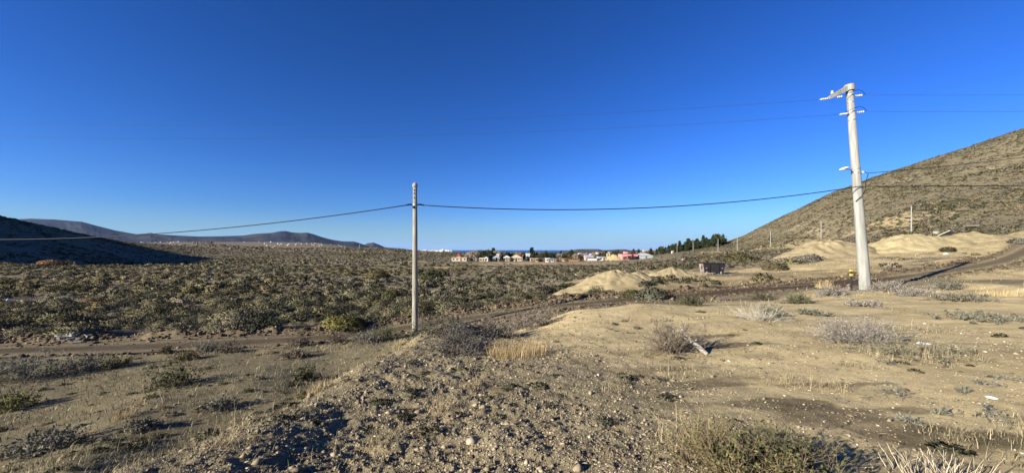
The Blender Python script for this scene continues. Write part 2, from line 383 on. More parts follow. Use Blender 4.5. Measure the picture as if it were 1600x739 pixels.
# ------------------------------------------------------------------ ground sheet
th = np.concatenate([np.radians(np.linspace(-180, -66, 40, endpoint=False)), np.radians(np.linspace(-66, 66, 860, endpoint=False)), np.radians(np.linspace(66, 180, 40, endpoint=False))])
rr = np.concatenate([[0.25, 0.6, 1.0, 1.4], np.exp(np.linspace(math.log(1.8), math.log(120), 620)), np.exp(np.linspace(math.log(122), math.log(4200), 150))])
nT, nR = len(th), len(rr)
TT, RR = np.meshgrid(th, rr)                # rows: radius
GX = (RR * np.sin(TT)).ravel(); GY = (RR * np.cos(TT)).ravel()
GZ = ground_z(GX, GY)
def ground_colour(X, Y):
    R, U, hill, plateau, mound = masks(X, Y)
    d, _ = road_sd(X, Y)
    n1 = fbm(X / 1.6, Y / 1.6, 41, 5); n2 = fbm(X / 6, Y / 6, 43, 4); n3 = fbm(X / 0.35, Y / 0.35, 47, 4)
    sand = np.array([0.485, 0.378, 0.200]); brown = np.array([0.115, 0.087, 0.052]); grav = np.array([0.215, 0.177, 0.108])
    slope = np.array([0.205, 0.168, 0.098]); soil = np.array([0.18, 0.146, 0.096]); straw = np.array([0.40, 0.30, 0.165])
    hillc = np.array([0.178, 0.146, 0.089])
    c = np.tile(soil, (len(X), 1))
    def lay(col, w):
        nonlocal c
        c = c * (1 - w[:, None]) + col * w[:, None]
    lay(slope, sstep(22, 17, Y - 0.1 * X + n1) * (Y > -30))
    lay(np.array([0.125, 0.112, 0.07]), 0.7 * sstep(0.05, 0.5, n2) * sstep(-3, -5, X) * (R < 25))
    lay(sand, plateau)
    lay(sand * 0.86, sstep(6, 8, X - 0.2 * n1) * sstep(24, 27, Y) * sstep(60, 46, Y) * sstep(-0.1, 0.3, n2 + 0.25))
    lay(np.array([0.30, 0.225, 0.12]), 0.7 * sstep(7, 9, X) * sstep(25, 28, Y) * sstep(41, 36, Y))
    # scattered damp brown stains, drawn out sideways, on the plateau
    st = fbm(X / 2.6 + 0.3 * n1, Y / 0.8, 53, 4) + 0.25 * n3
    near = sstep(9.5, 6.0, R)
    lay(brown * 1.15, plateau * np.clip(sstep(0.16 - 0.12 * near, 0.38, st) * (0.3 + 0.6 * near), 0, 0.9))
    for sx, sy, wx, wy in ((985, 585, .55, .10), (1010, 603, .55, .10), (930, 618, .6, .10), (1320, 655, .55, .22), (1225, 628, .5, .14), (1430, 690, .5, .2), (1050, 625, .35, .08), (1560, 700, .35, .12), (1130, 520, .9, .14), (1100, 505, .8, .15), (1410, 640, .45, .10), (1310, 590, .7, .08)):
        yy = 1.78 * F / (sy - HZ); xx = (sx - 800) / F * yy
        dd = ((X - xx) / (wx * 1.15)) ** 2 + ((Y - yy) / (wy * 1.6)) ** 2
        lay(brown * 1.05, 0.82 * sstep(1.5, 0.4, dd + 0.9 * n3 + 0.5 * fbm(X / .9, Y / .9, 57, 3)))
    lay(grav, np.clip(mound * 1.3 + 0.55 * near * sstep(4.2, 1.0, X), 0, 1) * (0.72 + 0.28 * sstep(-0.4, 0.3, n1)))
    lay(brown * 1.5, 0.55 * mound * sstep(0.1, 0.45, n3 + n1 * 0.6))
    lay(sand * 0.8, 0.75 * np.exp(-((X + 3.25) / 0.42) ** 2) * sstep(3.5, 5, Y) * sstep(15, 12, Y))  # sunlit left flank of the bank, its brightness put into the ground colour
    # pale bare crests
    lay(sand * 1.06, np.exp(-((Y - 14.5) / 2.0) ** 2) * sstep(0.8, 2.5, X) * sstep(9, 6, X))
    # straw coloured fields towards the village
    lay(straw, sstep(120, 150, Y) * sstep(235, 205, Y) * np.exp(-((U - 0.0) / 0.30) ** 2) * sstep(-0.35, 0.1, fbm(X / 30, Y / 9, 61, 4)))
    lay(np.array([0.17, 0.09, 0.05]), sstep(120, 150, Y) * sstep(235, 205, Y) * np.exp(-((U - 0.03) / 0.2) ** 2) * sstep(0.25, 0.5, fbm(X / 22, Y / 6, 67, 4)))
    lay(straw * 0.85, sstep(75, 90, Y) * sstep(150, 115, Y) * np.exp(-((U + 0.24) / 0.2) ** 2) * sstep(-0.1, 0.25, fbm(X / 20, Y / 6, 71, 4)))
    lay(hillc, hill)
    lay(np.array([0.33, 0.26, 0.16]), hill * sstep(0.36, 0.6, fbm(X / 16, Y / 30, 73, 4)) * 0.7)
    # hillside track at the foot of the hill
    track = sstep(0.45, 0.5, U) * sstep(1.1, 1.0, U) * np.exp(-((R - (235 - 60 * sstep(0.5, 1.0, U))) / 16) ** 2)
    lay(sand * 0.9, 0.8 * track)
    # right-hand flat with heaps
    lay(sand * 0.85, sstep(0.75, 0.95, U) * sstep(38, 46, R) * sstep(115, 100, R) * sstep(-0.25, 0.2, n2 + 0.1))
    # road shoulders, dark turned earth
    lay(np.array([0.12, 0.085, 0.052]), np.exp(-((d - RHW - 0.6) / 0.55) ** 2) * 0.85)
    lay(np.array([0.20, 0.155, 0.095]), sstep(RHW + 1.2, RHW, np.abs(d)) * 0.6)
    c = c * (1 + 0.16 * n1 + 0.10 * n2)[:, None]
    return np.clip(c, 0.01, 0.6)
GC = ground_colour(GX, GY)
ii = np.arange(nR - 1)[:, None] * nT; jj = np.arange(nT)[None]
q = np.stack([ii + jj, ii + (jj + 1) % nT, ii + nT + (jj + 1) % nT, ii + nT + jj], -1).reshape(-1, 4)[:, ::-1]
GV = np.stack([GX, GY, GZ], 1)
g = obj_np('ground', GV, q, M['ground'], GC, smooth=True); tag(g, kind='structure')

# dirt road sheet with wheel tracks
def build_road():
    cs = np.linspace(-RHW, RHW, 25)
    V = []; C = []
    for i, (c, t) in enumerate(zip(RC, RT)):
        nrm = np.array([-t[1], t[0]])
        edge = fbm(np.array([i * 0.13]), np.array([0.0]), 91, 3)[0] * 0.25
        for s in cs:
            s2 = s * (1 + edge * 0.3)
            rut = -0.035 * (math.exp(-((abs(s) - 0.8) / 0.25) ** 2))
            V.append((c[0] + nrm[0] * s2, c[1] + nrm[1] * s2, c[2] + rut + 0.012 * math.sin(s * 3 + i * 0.2)))
            wet = sstep(5, 10, c[0]) * sstep(30, 24, c[0]); pale = 0.5 + 0.5 * math.exp(-((abs(s) - 0.8) / 0.3) ** 2)
            k = (np.array([0.21, 0.165, 0.105]) if c[0] < 26 else np.array([0.31, 0.245, 0.145])) * pale * (1 - wet) + np.array([0.085, 0.06, 0.04]) * (0.7 + 0.5 * pale) * wet
            C.append(k)
    n = len(cs); m = len(RC)
    a_, b_ = np.meshgrid(np.arange(m - 1), np.arange(n - 1), indexing='ij'); k = (a_ * n + b_).ravel()
    o = obj_np('dirt_road', np.array(V), np.stack([k, k + n, k + n + 1, k + 1], 1)[:, ::-1], M['ground'], np.array(C), smooth=True)
    tag(o, kind='structure')
build_road()

# sea
m, n_, l_, b_ = nmat('sea_water', 0.45)
b_.inputs['Base Color'].default_value = (0.012, 0.05, 0.15, 1); b_.inputs['Specular IOR Level'].default_value = 0.12
z_ = n_.new('ShaderNodeTexNoise'); z_.inputs['Scale'].default_value = 0.02; z_.inputs['Detail'].default_value = 8
t_ = n_.new('ShaderNodeTexCoord'); l_.new(t_.outputs['Object'], z_.inputs['Vector'])
bp_ = n_.new('ShaderNodeBump'); bp_.inputs['Distance'].default_value = 2.0; bp_.inputs['Strength'].default_value = 0.6
l_.new(z_.outputs['Fac'], bp_.inputs['Height']); l_.new(bp_.outputs[0], b_.inputs['Normal'])
M['sea'] = m
o = MB().poly([(-16000, 1500, -58), (30000, 1500, -58), (30000, 45000, -58), (-16000, 45000, -58)], [(0, 1, 2, 3)]).build('sea', M['sea']); tag(o, kind='structure')

# distant hills: a ridge line, a foot, and gullied flanks
def far_hill(name, ridge, D, foot_y, depth, c_lo, c_hi, seed, rough=0.03, backd=None):
    ridge = np.array(ridge, float); xs = np.linspace(ridge[0, 0], ridge[-1, 0], int((ridge[-1, 0] - ridge[0, 0]) * 1.6) + 4)
    ys = np.interp(xs, ridge[:, 0], ridge[:, 1])
    ks = np.array([.25, .5, .25]); ys = np.convolve(np.pad(ys, 1, mode='edge'), ks, 'valid')
    ts = np.concatenate([np.linspace(0, 1, 34), np.linspace(1.06, 1.8, 12)])
    XX, TTT = np.meshgrid(xs, ts)
    h = (HZ - ys) / F * D; f = (HZ - foot_y) / F * (D - depth) - 20
    Yd = D - depth + depth * TTT
    u = (XX - 800) / F
    prof = np.where(TTT <= 1, np.power(np.clip(TTT, 0, 1), 0.85), np.clip(1 - (TTT - 1) * 0.9, 0, 1))
    gul = fbm(XX / 14.0 + TTT * 1.1, TTT * 2.2 - XX / 40, seed, 4) * rough * np.abs(h - f)[None] * np.sin(np.clip(TTT, 0, 1.8) * math.pi) 
    Zf = f + (h - f)[None] * prof + gul
    V = np.stack([u * Yd, Yd, Zf], -1).reshape(-1, 3)
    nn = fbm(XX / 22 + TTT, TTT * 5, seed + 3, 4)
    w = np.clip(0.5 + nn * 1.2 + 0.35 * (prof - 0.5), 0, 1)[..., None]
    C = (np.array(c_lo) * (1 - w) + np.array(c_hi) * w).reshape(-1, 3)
    nx, nt = len(xs), len(ts); a_, b2 = np.meshgrid(np.arange(nt - 1), np.arange(nx - 1), indexing='ij'); k = (a_ * nx + b2).ravel()
    o = obj_np(name, V, np.stack([k, k + 1, k + nx + 1, k + nx], 1), M['far'], C, smooth=True); tag(o, kind='structure')
    return o
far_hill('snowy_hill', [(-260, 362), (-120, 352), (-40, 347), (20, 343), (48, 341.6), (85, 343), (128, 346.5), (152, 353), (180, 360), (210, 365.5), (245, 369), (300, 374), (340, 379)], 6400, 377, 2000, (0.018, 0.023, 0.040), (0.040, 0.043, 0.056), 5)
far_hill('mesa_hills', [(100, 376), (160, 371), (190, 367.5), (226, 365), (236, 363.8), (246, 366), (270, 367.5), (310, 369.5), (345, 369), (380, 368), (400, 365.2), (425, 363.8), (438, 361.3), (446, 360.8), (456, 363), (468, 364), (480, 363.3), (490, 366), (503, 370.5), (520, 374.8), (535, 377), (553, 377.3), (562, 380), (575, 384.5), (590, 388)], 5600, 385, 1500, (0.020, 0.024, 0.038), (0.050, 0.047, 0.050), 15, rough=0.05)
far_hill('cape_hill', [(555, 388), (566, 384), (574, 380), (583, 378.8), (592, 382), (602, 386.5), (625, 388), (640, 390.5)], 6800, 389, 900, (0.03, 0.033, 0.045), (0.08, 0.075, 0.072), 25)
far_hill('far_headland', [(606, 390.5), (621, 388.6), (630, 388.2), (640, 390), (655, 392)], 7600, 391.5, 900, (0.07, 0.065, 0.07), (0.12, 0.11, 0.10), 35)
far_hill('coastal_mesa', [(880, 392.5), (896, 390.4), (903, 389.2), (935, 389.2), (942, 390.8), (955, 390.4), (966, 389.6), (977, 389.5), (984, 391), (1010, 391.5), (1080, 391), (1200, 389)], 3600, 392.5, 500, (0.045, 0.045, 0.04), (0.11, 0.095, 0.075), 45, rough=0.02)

# ------------------------------------------------------------------ scrub and other plants: leaf-by-leaf templates
PAL = {'grey_green': (0.145, 0.132, 0.083), 'olive': (0.125, 0.108, 0.060), 'ash': (0.185, 0.158, 0.118), 'straw': (0.24, 0.19, 0.11),
       'dark': (0.068, 0.070, 0.042), 'rust': (0.20, 0.135, 0.08), 'moss': (0.13, 0.12, 0.05)}
def leaf_cloud(n, size, flat=0.75, lobes=5, seed=0, elong=2.2, shell=0.45, up=0.3):
    """n leaf clumps spread through an uneven dome of radius 1; returns verts (4n,3) and per-leaf shade"""
    r = np.random.default_rng(seed)
    ph = r.uniform(0, 2 * math.pi, lobes); el = r.uniform(0.1, 1.3, lobes)
    L = np.stack([np.cos(ph) * np.cos(el), np.sin(ph) * np.cos(el), np.sin(el)], 1); la = r.uniform(0.15, 0.55, lobes)
    d = r.normal(size=(n, 3)); d[:, 2] = np.abs(d[:, 2]) * 0.9; d /= np.linalg.norm(d, axis=1)[:, None]
    rad = 0.62 + (la[None] * np.clip((d @ L.T - 0.55) / 0.45, 0, 1)).max(1) + r.normal(size=n) * 0.05
    p = d * (rad * (shell + (1 - shell) * r.random(n) ** 0.6))[:, None]; p[:, 2] = p[:, 2] * flat
    ax = d * 0.6 + r.normal(size=(n, 3)) * 0.7 + np.array([0, 0, up]); ax /= np.linalg.norm(ax, axis=1)[:, None]
    b = np.cross(ax, r.normal(size=(n, 3))); b /= np.linalg.norm(b, axis=1)[:, None]
    s = size * r.uniform(0.6, 1.4, n)[:, None]
    a2 = ax * s * elong * 0.5; b2 = b * s * 0.5
    nd = p / np.maximum(np.linalg.norm(p, axis=1), 1e-3)[:, None] + np.array([0, 0, 0.25])
    flip = (np.cross(a2, b2) * nd).sum(1) > 0; b2 = np.where(flip[:, None], -b2, b2)
    V = np.stack([p - a2, p + b2 * 1.0, p + a2, p - b2], 1).reshape(-1, 3)
    sh = np.repeat(r.uniform(0.78, 1.22, n), 4)
    return V, sh
def dome_normals(V, mixr=0.45, seed=1):
    """leaves shade like the mound they belong to, each a little off"""
    c = V.reshape(-1, 4, 3).mean(1); d = c - np.array([0, 0, -0.15]); d /= np.linalg.norm(d, axis=1)[:, None] + 1e-6
    d = d + np.random.default_rng(seed).normal(size=d.shape) * mixr * 0.6; d /= np.linalg.norm(d, axis=1)[:, None]
    return np.repeat(d, 4, 0)
NT = 9
LOD = {0: [leaf_cloud(1300, 0.040, 0.8, 8, 100 + i, 3.2) for i in range(NT)],
       1: [leaf_cloud(270, 0.105, 0.75, 6, 200 + i, 2.4) for i in range(NT)],
       2: [leaf_cloud(46, 0.29, 0.72, 4, 300 + i, 1.8) for i in range(NT)],
       3: [leaf_cloud(15, 0.60, 0.70, 3, 400 + i, 1.6) for i in range(NT)]}
def quads(nv): return np.arange(nv, dtype=np.int32).reshape(-1, 4)

def merged(name, items, lod, label_kind='stuff'):
    """items: (x,y,z,size,height factor,rz,template,colour) -> ONE mesh"""
    Vs = []; Cs = []; Ns = []
    for t in range(NT):
        it = items[items[:, 6] == t]
        if not len(it): continue
        V, sh = LOD[lod][t]; N = dome_normals(V)
        c, s = np.cos(it[:, 5])[:, None], np.sin(it[:, 5])[:, None]
        x = (V[None, :, 0] * c - V[None, :, 1] * s) * it[:, 3:4] + it[:, 0:1]
        y = (V[None, :, 0] * s + V[None, :, 1] * c) * it[:, 3:4] + it[:, 1:2]
        z = V[None, :, 2] * it[:, 3:4] * it[:, 4:5] + it[:, 2:3]
        Vs.append(np.stack([x, y, z], -1).reshape(-1, 3))
        Cs.append((it[:, None, 7:10] * sh[None, :, None]).reshape(-1, 3))
        Ns.append(np.stack([N[None, :, 0] * c - N[None, :, 1] * s, N[None, :, 0] * s + N[None, :, 1] * c, np.broadcast_to(N[None, :, 2], x.shape)], -1).reshape(-1, 3))
    V = np.concatenate(Vs); C = np.concatenate(Cs)
    o = obj_np(name, V, quads(len(V)), M['leaf'], C, nrm=np.concatenate(Ns)); tag(o, kind='stuff'); return o

pal_names = list(PAL)
def colours(n, w, r, X, Y):
    """each bush one of the palette's kinds, kinds gathered in drifts"""
    w = np.array([w.get(k, 0) for k in pal_names], float)
    dr = np.stack([fbm(X / 9, Y / 9, 500 + i, 3) for i in range(len(pal_names))], 1)
    sc = np.log(w / w.sum() + 1e-9)[None] + 2.2 * dr + r.gumbel(size=(n, len(pal_names))) * 0.7
    sc = sc + 2.0 * np.stack([fbm(X / 34, Y / 34, 540 + i, 2) for i in range(len(pal_names))], 1)
    k = sc.argmax(1); c = np.array([PAL[x] for x in pal_names])[k]
    return k, c * r.uniform(0.8, 1.2, n)[:, None]
def clear_of_heaps(X, Y, heaps):
    ok = np.ones(len(X), bool)
    for hx, hy, hr in heaps: ok &= np.hypot(X - hx, Y - hy) > hr
    return ok
HEAPS = []      # filled below, before the scrub is spread

# ---- heaps of dumped soil, each a thing
def soil_heap(label, cx, cy, rx, ry, h, rz, col, seed, skew=0.0, cat='soil heap', name='soil_heap', sharp=1.0, group='heaps of dumped soil', sink=0.35):
    n = 140; m = 56
    th_ = np.linspace(0, 2 * math.pi, n, endpoint=False); tt = np.linspace(0, 1, m) ** 0.8
    T_, S_ = np.meshgrid(th_, tt); T = T_.ravel(); S = S_.ravel()
    lob = 1 + 0.16 * fbm(np.cos(T) * 1.3 + seed, np.sin(T) * 1.3, seed, 2)
    x = np.cos(T) * S * rx * lob; y = np.sin(T) * S * ry * lob
    prof = (1 - S ** (1.25 * sharp)) ; prof = prof * (0.85 + 0.15 * np.cos(S * math.pi))
    sk = skew * prof * rx
    c, s = math.cos(rz), math.sin(rz)
    X = cx + (x + sk) * c - y * s; Y = cy + (x + sk) * s + y * c
    g0 = ground_z(X, Y)
    z = g0 + h * prof + fbm(X / 1.3, Y / 1.3, seed + 1, 4) * 0.15 * h * (0.25 + prof) + fbm(np.cos(T) * 3.5, np.sin(T) * 3.5 + S, seed + 4, 4) * 0.07 * h * np.sin(S * math.pi) + fbm(X / .5, Y / .5, seed + 5, 4, .65) * 0.11 - sink * (1 - np.clip(prof * 6, 0, 1))
    a_, b2 = np.meshgrid(np.arange(m - 1), np.arange(n), indexing='ij'); k = (a_ * n + b2).ravel(); k2 = (a_ * n + (b2 + 1) % n).ravel()
    C = np.array(col) * (1 + 0.14 * fbm(X / 1.5, Y / 1.5, seed + 9, 4))[:, None]
    o = obj_np(name, np.stack([X - cx, Y - cy, z - g0.min()], 1), np.stack([k, k + n, k2 + n, k2], 1), M['heap'], C, smooth=True)
    o.location = (cx, cy, g0.min())
    tag(o, label, cat, group)
    HEAPS.append((cx, cy, 0.8 * max(rx, ry)))
    return o
SANDY = (0.30, 0.238, 0.135)
soil_heap('long smooth gravel heap with a steep left flank running down to the scrub', 7.3, 33.2, 5.3, 2.7, 1.45, math.radians(8), SANDY, 3, skew=0.26, sharp=1.2)
soil_heap('small pointed gravel heap adjoining the long steep heap', 11.6, 36.0, 2.3, 1.8, .95, 0.2, (0.33, 0.262, 0.148), 7)
soil_heap('low pale gravel heap between the pointed heap and the rusty skip', 17.6, 42.5, 3.1, 1.9, 1.0, 0.1, SANDY, 11)
soil_heap('broad tallest tan soil heap behind the tall lamp pole', 50.5, 62, 10.5, 6.0, 2.8, 0.1, SANDY, 13)
soil_heap('flat topped soil bank running on from the broad heap behind the lamp pole', 63, 62, 9.5, 6, 2.0, 0.1, (0.35, 0.282, 0.155), 17, sharp=1.5)
soil_heap('low rounded pale heap beneath the broken concrete slabs', 79, 66, 8.5, 5, 1.3, 0.1, SANDY, 19)
soil_heap('wide pale heap at the frame edge, above the rutted road', 94, 69, 10, 5.5, 1.7, 0.15, SANDY, 23)
soil_heap('ochre earth mound in front of the pink house', 60, 228, 9, 6, 3.2, 0, (0.36, 0.29, 0.16), 29)

# ---- scatter
def in_view(X, Y, pad=0.06): return np.abs(X / np.maximum(Y, .1)) < 1.327 + pad
r = np.random.default_rng(21)
def scatter(n, y0, y1, u0, u1, power=1.0):
    """random places with even ground density between two depths"""
    Y = np.sqrt(r.uniform(y0 ** 2, y1 ** 2, n)); U = r.uniform(u0, u1, n)
    return U * Y, Y
def scrub_ok(X, Y):
    d, _ = road_sd(X, Y); U = X / Y; R = np.hypot(X, Y)
    ok = (d > RHW + 1.3) | (d > 90) & (Y > 20)
    ok &= clear_of_heaps(X, Y, HEAPS)
    # right of the long heap the ground is trodden and nearly bare
    bare = sstep(5, 8, X) * sstep(62, 48, Y) + sstep(0.72, 0.86, U) * sstep(112, 98, R)
    skip_pad = np.exp(-(((X - 25) / 7) ** 2 + ((Y - 43) / 3.2) ** 2))
    dens = fbm(X / 7, Y / 7, 77, 3) * 0.5 + 0.9 - 0.80 * np.clip(bare, 0, 1) - skip_pad
    fields = sstep(125, 150, Y) * sstep(240, 205, Y) * np.exp(-((U - 0.0) / 0.32) ** 2)
    dens -= fields * (0.95 + 0.6 * fbm(X / 30, Y / 9, 61, 4))
    dens -= 0.8 * sstep(75, 90, Y) * sstep(150, 115, Y) * np.exp(-((U + 0.24) / 0.2) ** 2) * sstep(-0.1, 0.25, fbm(X / 20, Y / 6, 71, 4))
    dens -= 0.55 * sstep(0.1, 0.45, fbm(X / 26, Y / 12, 79, 3)) * sstep(24, 32, R)
    dens -= 0.8 * sstep(0.45, 0.5, U) * sstep(1.1, 1.0, U) * np.exp(-((R - (235 - 60 * sstep(0.5, 1.0, U))) / 16) ** 2)
    dens += 0.45 * (U > 0.44) * (R > 115)
    dens -= 0.45 * (U > 0.44) * (R > 115) * sstep(0.0, 0.35, fbm((X * 0.5 + Y) / 60, (X - Y * .4) / 13, 87, 4))
    return ok & (r.random(len(X)) < dens)
W_PLAIN = dict(grey_green=1.0, olive=0.5, ash=1.0, straw=0.3, dark=0.32, rust=0.06, moss=0.07)
W_HILL = dict(grey_green=1.0, olive=0.9, ash=0.9, straw=0.3, dark=0.3, rust=0.04, moss=0.02)
def field(X, Y, smin, smax, weights):
    z = ground_z(X, Y); n = len(X)
    k, c = colours(n, weights, r, X, Y)
    s = smin + (smax - smin) * r.random(n) ** 2.9
    s *= 1 + 0.35 * fbm(X / 12, Y / 12, 83, 3)
    s = np.where(np.isin(k, [pal_names.index('straw'), pal_names.index('ash')]), s * 0.8, s)
    s = s * (1 - 0.55 * sstep(140, 190, Y) * sstep(300, 270, Y) * sstep(-0.22, -0.12, X / Y) * sstep(0.5, 0.42, X / Y))
    hf = r.uniform(0.5, 0.95, n)
    return np.column_stack([X, Y, z - 0.04 * s, s, hf, r.uniform(0, 6.28, n), r.integers(0, NT, n), c]), k
X, Y = scatter(6400, 19, 48, -1.42, 1.4); ok = scrub_ok(X, Y); near, near_k = field(X[ok], Y[ok], 0.22, 1.25, W_PLAIN)
X, Y = scatter(21000, 48, 130, -1.42, 1.4); ok = scrub_ok(X, Y); mid, _ = field(X[ok], Y[ok], 0.26, 1.35, W_PLAIN)
X, Y = scatter(26000, 130, 420, -1.42, 0.45); ok = scrub_ok(X, Y); far1, _ = field(X[ok], Y[ok], 0.55, 1.7, W_PLAIN)
X, Y = scatter(9000, 420, 900, -1.0, 0.1); ok = scrub_ok(X, Y); far2, _ = field(X[ok], Y[ok], 1.2, 2.8, W_PLAIN)
X, Y = scatter(52000, 100, 330, 0.44, 1.5); ok = scrub_ok(X, Y) & (np.hypot(X, Y) > 120); hillf, _ = field(X[ok], Y[ok], 0.4, 1.15, W_HILL)
# the 300 that show largest are things of their own
px_size = near[:, 3] / near[:, 1] * in_view(near[:, 0], near[:, 1], -0.01) * (near[:, 0] < 4.5)
big = np.argsort(-px_size)[:240]
keep = np.ones(len(near), bool); keep[big] = False
cl = near[:, 1] < 30
merged('scrub', near[keep & cl], 0); merged('scrub_beyond', near[keep & ~cl], 1)
print('scrub counts', (keep & cl).sum(), (keep & ~cl).sum(), len(mid), len(far1), len(far2), len(hillf))
o = merged('scrub_plain', mid, 1); o = merged('scrub_far', np.concatenate([far1]), 2); o = merged('scrub_far', far2, 3); o = merged('scrub_hillside', hillf, 2)
KIND_TXT = {'grey_green': 'low grey-green scrub bush', 'olive': 'low olive-green scrub bush', 'ash': 'ash-grey twiggy scrub bush', 'straw': 'straw-coloured dry scrub bush',
            'dark': 'dark green dense scrub bush', 'rust': 'rust-brown dry scrub bush', 'moss': 'yellow-green scrub bush'}
tmpl = {}
for i in big:
    b = near[i]; k = pal_names[near_k[i]]; t = int(b[6])
    if (k, t) not in tmpl:
        V, sh = LOD[0][t]
        tmpl[k, t] = mesh_np('scrub_bush', V, quads(len(V)), np.array(PAL[k])[None] * sh[:, None], mats=(M['leaf'],), nrm=dome_normals(V))
    o = bpy.data.objects.new('scrub_bush', tmpl[k, t]); COL.objects.link(o)
    o.location = b[:3]; o.scale = (b[3], b[3], b[3] * b[4]); o.rotation_euler = (0, 0, b[5])
    tag(o, KIND_TXT[k] + ' in the dense scrub just beyond the dirt road', 'bush', KIND_TXT[k] + 'es in the scrub beyond the dirt road')

# ------------------------------------------------------------------ twigs, tufts and near plants
def tube_np(paths, rads, n=3):
    """paths: list of (k,3) arrays, rads: list of (k,) -> prisms in one array"""
    Vs = []; Qs = []; off = 0
    for p, ra in zip(paths, rads):
        t = np.gradient(p, axis=0); t /= np.linalg.norm(t, axis=1)[:, None] + 1e-9
        up = np.array([0.31, 0.17, 0.93]); x = np.cross(t, up); x /= np.linalg.norm(x, axis=1)[:, None] + 1e-9; y = np.cross(x, t)
        an = np.arange(n) * 2 * math.pi / n
        V = p[:, None] + (x[:, None] * np.cos(an)[None, :, None] + y[:, None] * np.sin(an)[None, :, None]) * ra[:, None, None]
        k = len(p); Vs.append(V.reshape(-1, 3))
        i, j = np.meshgrid(np.arange(k - 1), np.arange(n), indexing='ij'); a = off + i * n + j; b = off + i * n + (j + 1) % n
        Qs.append(np.stack([a, b, b + n, a + n], -1).reshape(-1, 4)); off += k * n
    return np.concatenate(Vs), np.concatenate(Qs)
def twig_paths(n, h, spread, rad, r, seg=6, sub=3, upright=0.5, wob=0.10):
    P_ = []; R_ = []
    for i in range(n):
        az = r.uniform(0, 2 * math.pi); lean = r.uniform(0.05, 1) * (1 - upright) * 1.9
        ln = h * r.uniform(0.6, 1.1) * (1 + lean * 0.25); d = np.array([math.cos(az) * math.sin(lean), math.sin(az) * math.sin(lean), max(0.12, math.cos(lean))])
        p = np.array([math.cos(az), math.sin(az), 0]) * spread * 0.25 * r.random(); pts = [p.copy()]
        for k in range(seg):
            d = d + r.normal(size=3) * wob * 2; d[2] = max(d[2], -0.05); d /= np.linalg.norm(d); p = p + d * ln / seg; p[2] = max(p[2], 0.01); pts.append(p.copy())
        pts = np.array(pts); P_.append(pts); R_.append(rad * np.linspace(1, 0.3, seg + 1))
        for s in range(sub):
            k = r.integers(1, seg); q = pts[k].copy(); dd = (pts[min(k + 1, seg)] - pts[k]); dd /= np.linalg.norm(dd); dd = dd + r.normal(size=3) * 0.55; dd /= np.linalg.norm(dd)
            sp_ = [q.copy()]; l2 = ln * r.uniform(0.2, 0.45)
            for _ in range(3):
                dd = dd + r.normal(size=3) * 0.25; dd /= np.linalg.norm(dd); q = q + dd * l2 / 3; q[2] = max(q[2], 0.01); sp_.append(q.copy())
            P_.append(np.array(sp_)); R_.append(rad * 0.5 * np.linspace(1, 0.4, 4))
    return P_, R_
def leaf_along(paths, n, size, r, elong=2.6, start=0.3):
    C = []; D = []
    for _ in range(n):
        p = paths[r.integers(len(paths))]; t = r.uniform(start, 1) * (len(p) - 1); k = min(int(t), len(p) - 2)
        C.append(p[k] + (p[k + 1] - p[k]) * (t - k)); D.append(p[k + 1] - p[k])
    C = np.array(C); D = np.array(D); D /= np.linalg.norm(D, axis=1)[:, None] + 1e-9
    ax = D * 0.7 + r.normal(size=C.shape) * 0.6; ax /= np.linalg.norm(ax, axis=1)[:, None]
    b = np.cross(ax, r.normal(size=C.shape)); b /= np.linalg.norm(b, axis=1)[:, None]
    s = size * r.uniform(0.6, 1.4, n)[:, None]
    C = C + ax * s * elong * 0.4
    V = np.stack([C - ax * s * elong / 2, C + b * s / 2, C + ax * s * elong / 2, C - b * s / 2], 1).reshape(-1, 3)
    return V, np.repeat(r.uniform(0.6, 1.4, n), 4)
def blades(n, h, spread, w, r, curl=0.5):
    """dry grass: each blade three quads tapering to a point and bending over"""
    az = r.uniform(0, 2 * math.pi, n); ln = h * r.uniform(0.45, 1.1, n); rad = spread * np.sqrt(r.random(n))
    ba = r.uniform(0, 2 * math.pi, n); base = np.stack([np.cos(ba) * rad, np.sin(ba) * rad, np.zeros(n)], 1)
    lean = r.uniform(0.05, curl, n); side = np.stack([-np.sin(az), np.cos(az), np.zeros(n)], 1); out = np.stack([np.cos(az), np.sin(az), np.zeros(n)], 1)
    Vs = []
    for t in (0, 0.35, 0.7, 1.0):
        th_ = lean * (0.5 + 1.1 * t)
        c = base + out * (ln * t * np.sin(th_))[:, None] + np.array([0, 0, 1.0]) * (ln * t * np.cos(th_))[:, None]
        ww = w * (1 - 0.85 * t); Vs += [c - side * ww / 2, c + side * ww / 2]
    V = np.stack(Vs, 1); idx = np.arange(n)[:, None, None] * 8 + np.array([[0, 1, 3, 2], [2, 3, 5, 4], [4, 5, 7, 6]])[None]
    return V.reshape(-1, 3), idx.reshape(-1, 4), np.repeat(r.uniform(0.65, 1.35, n), 8)

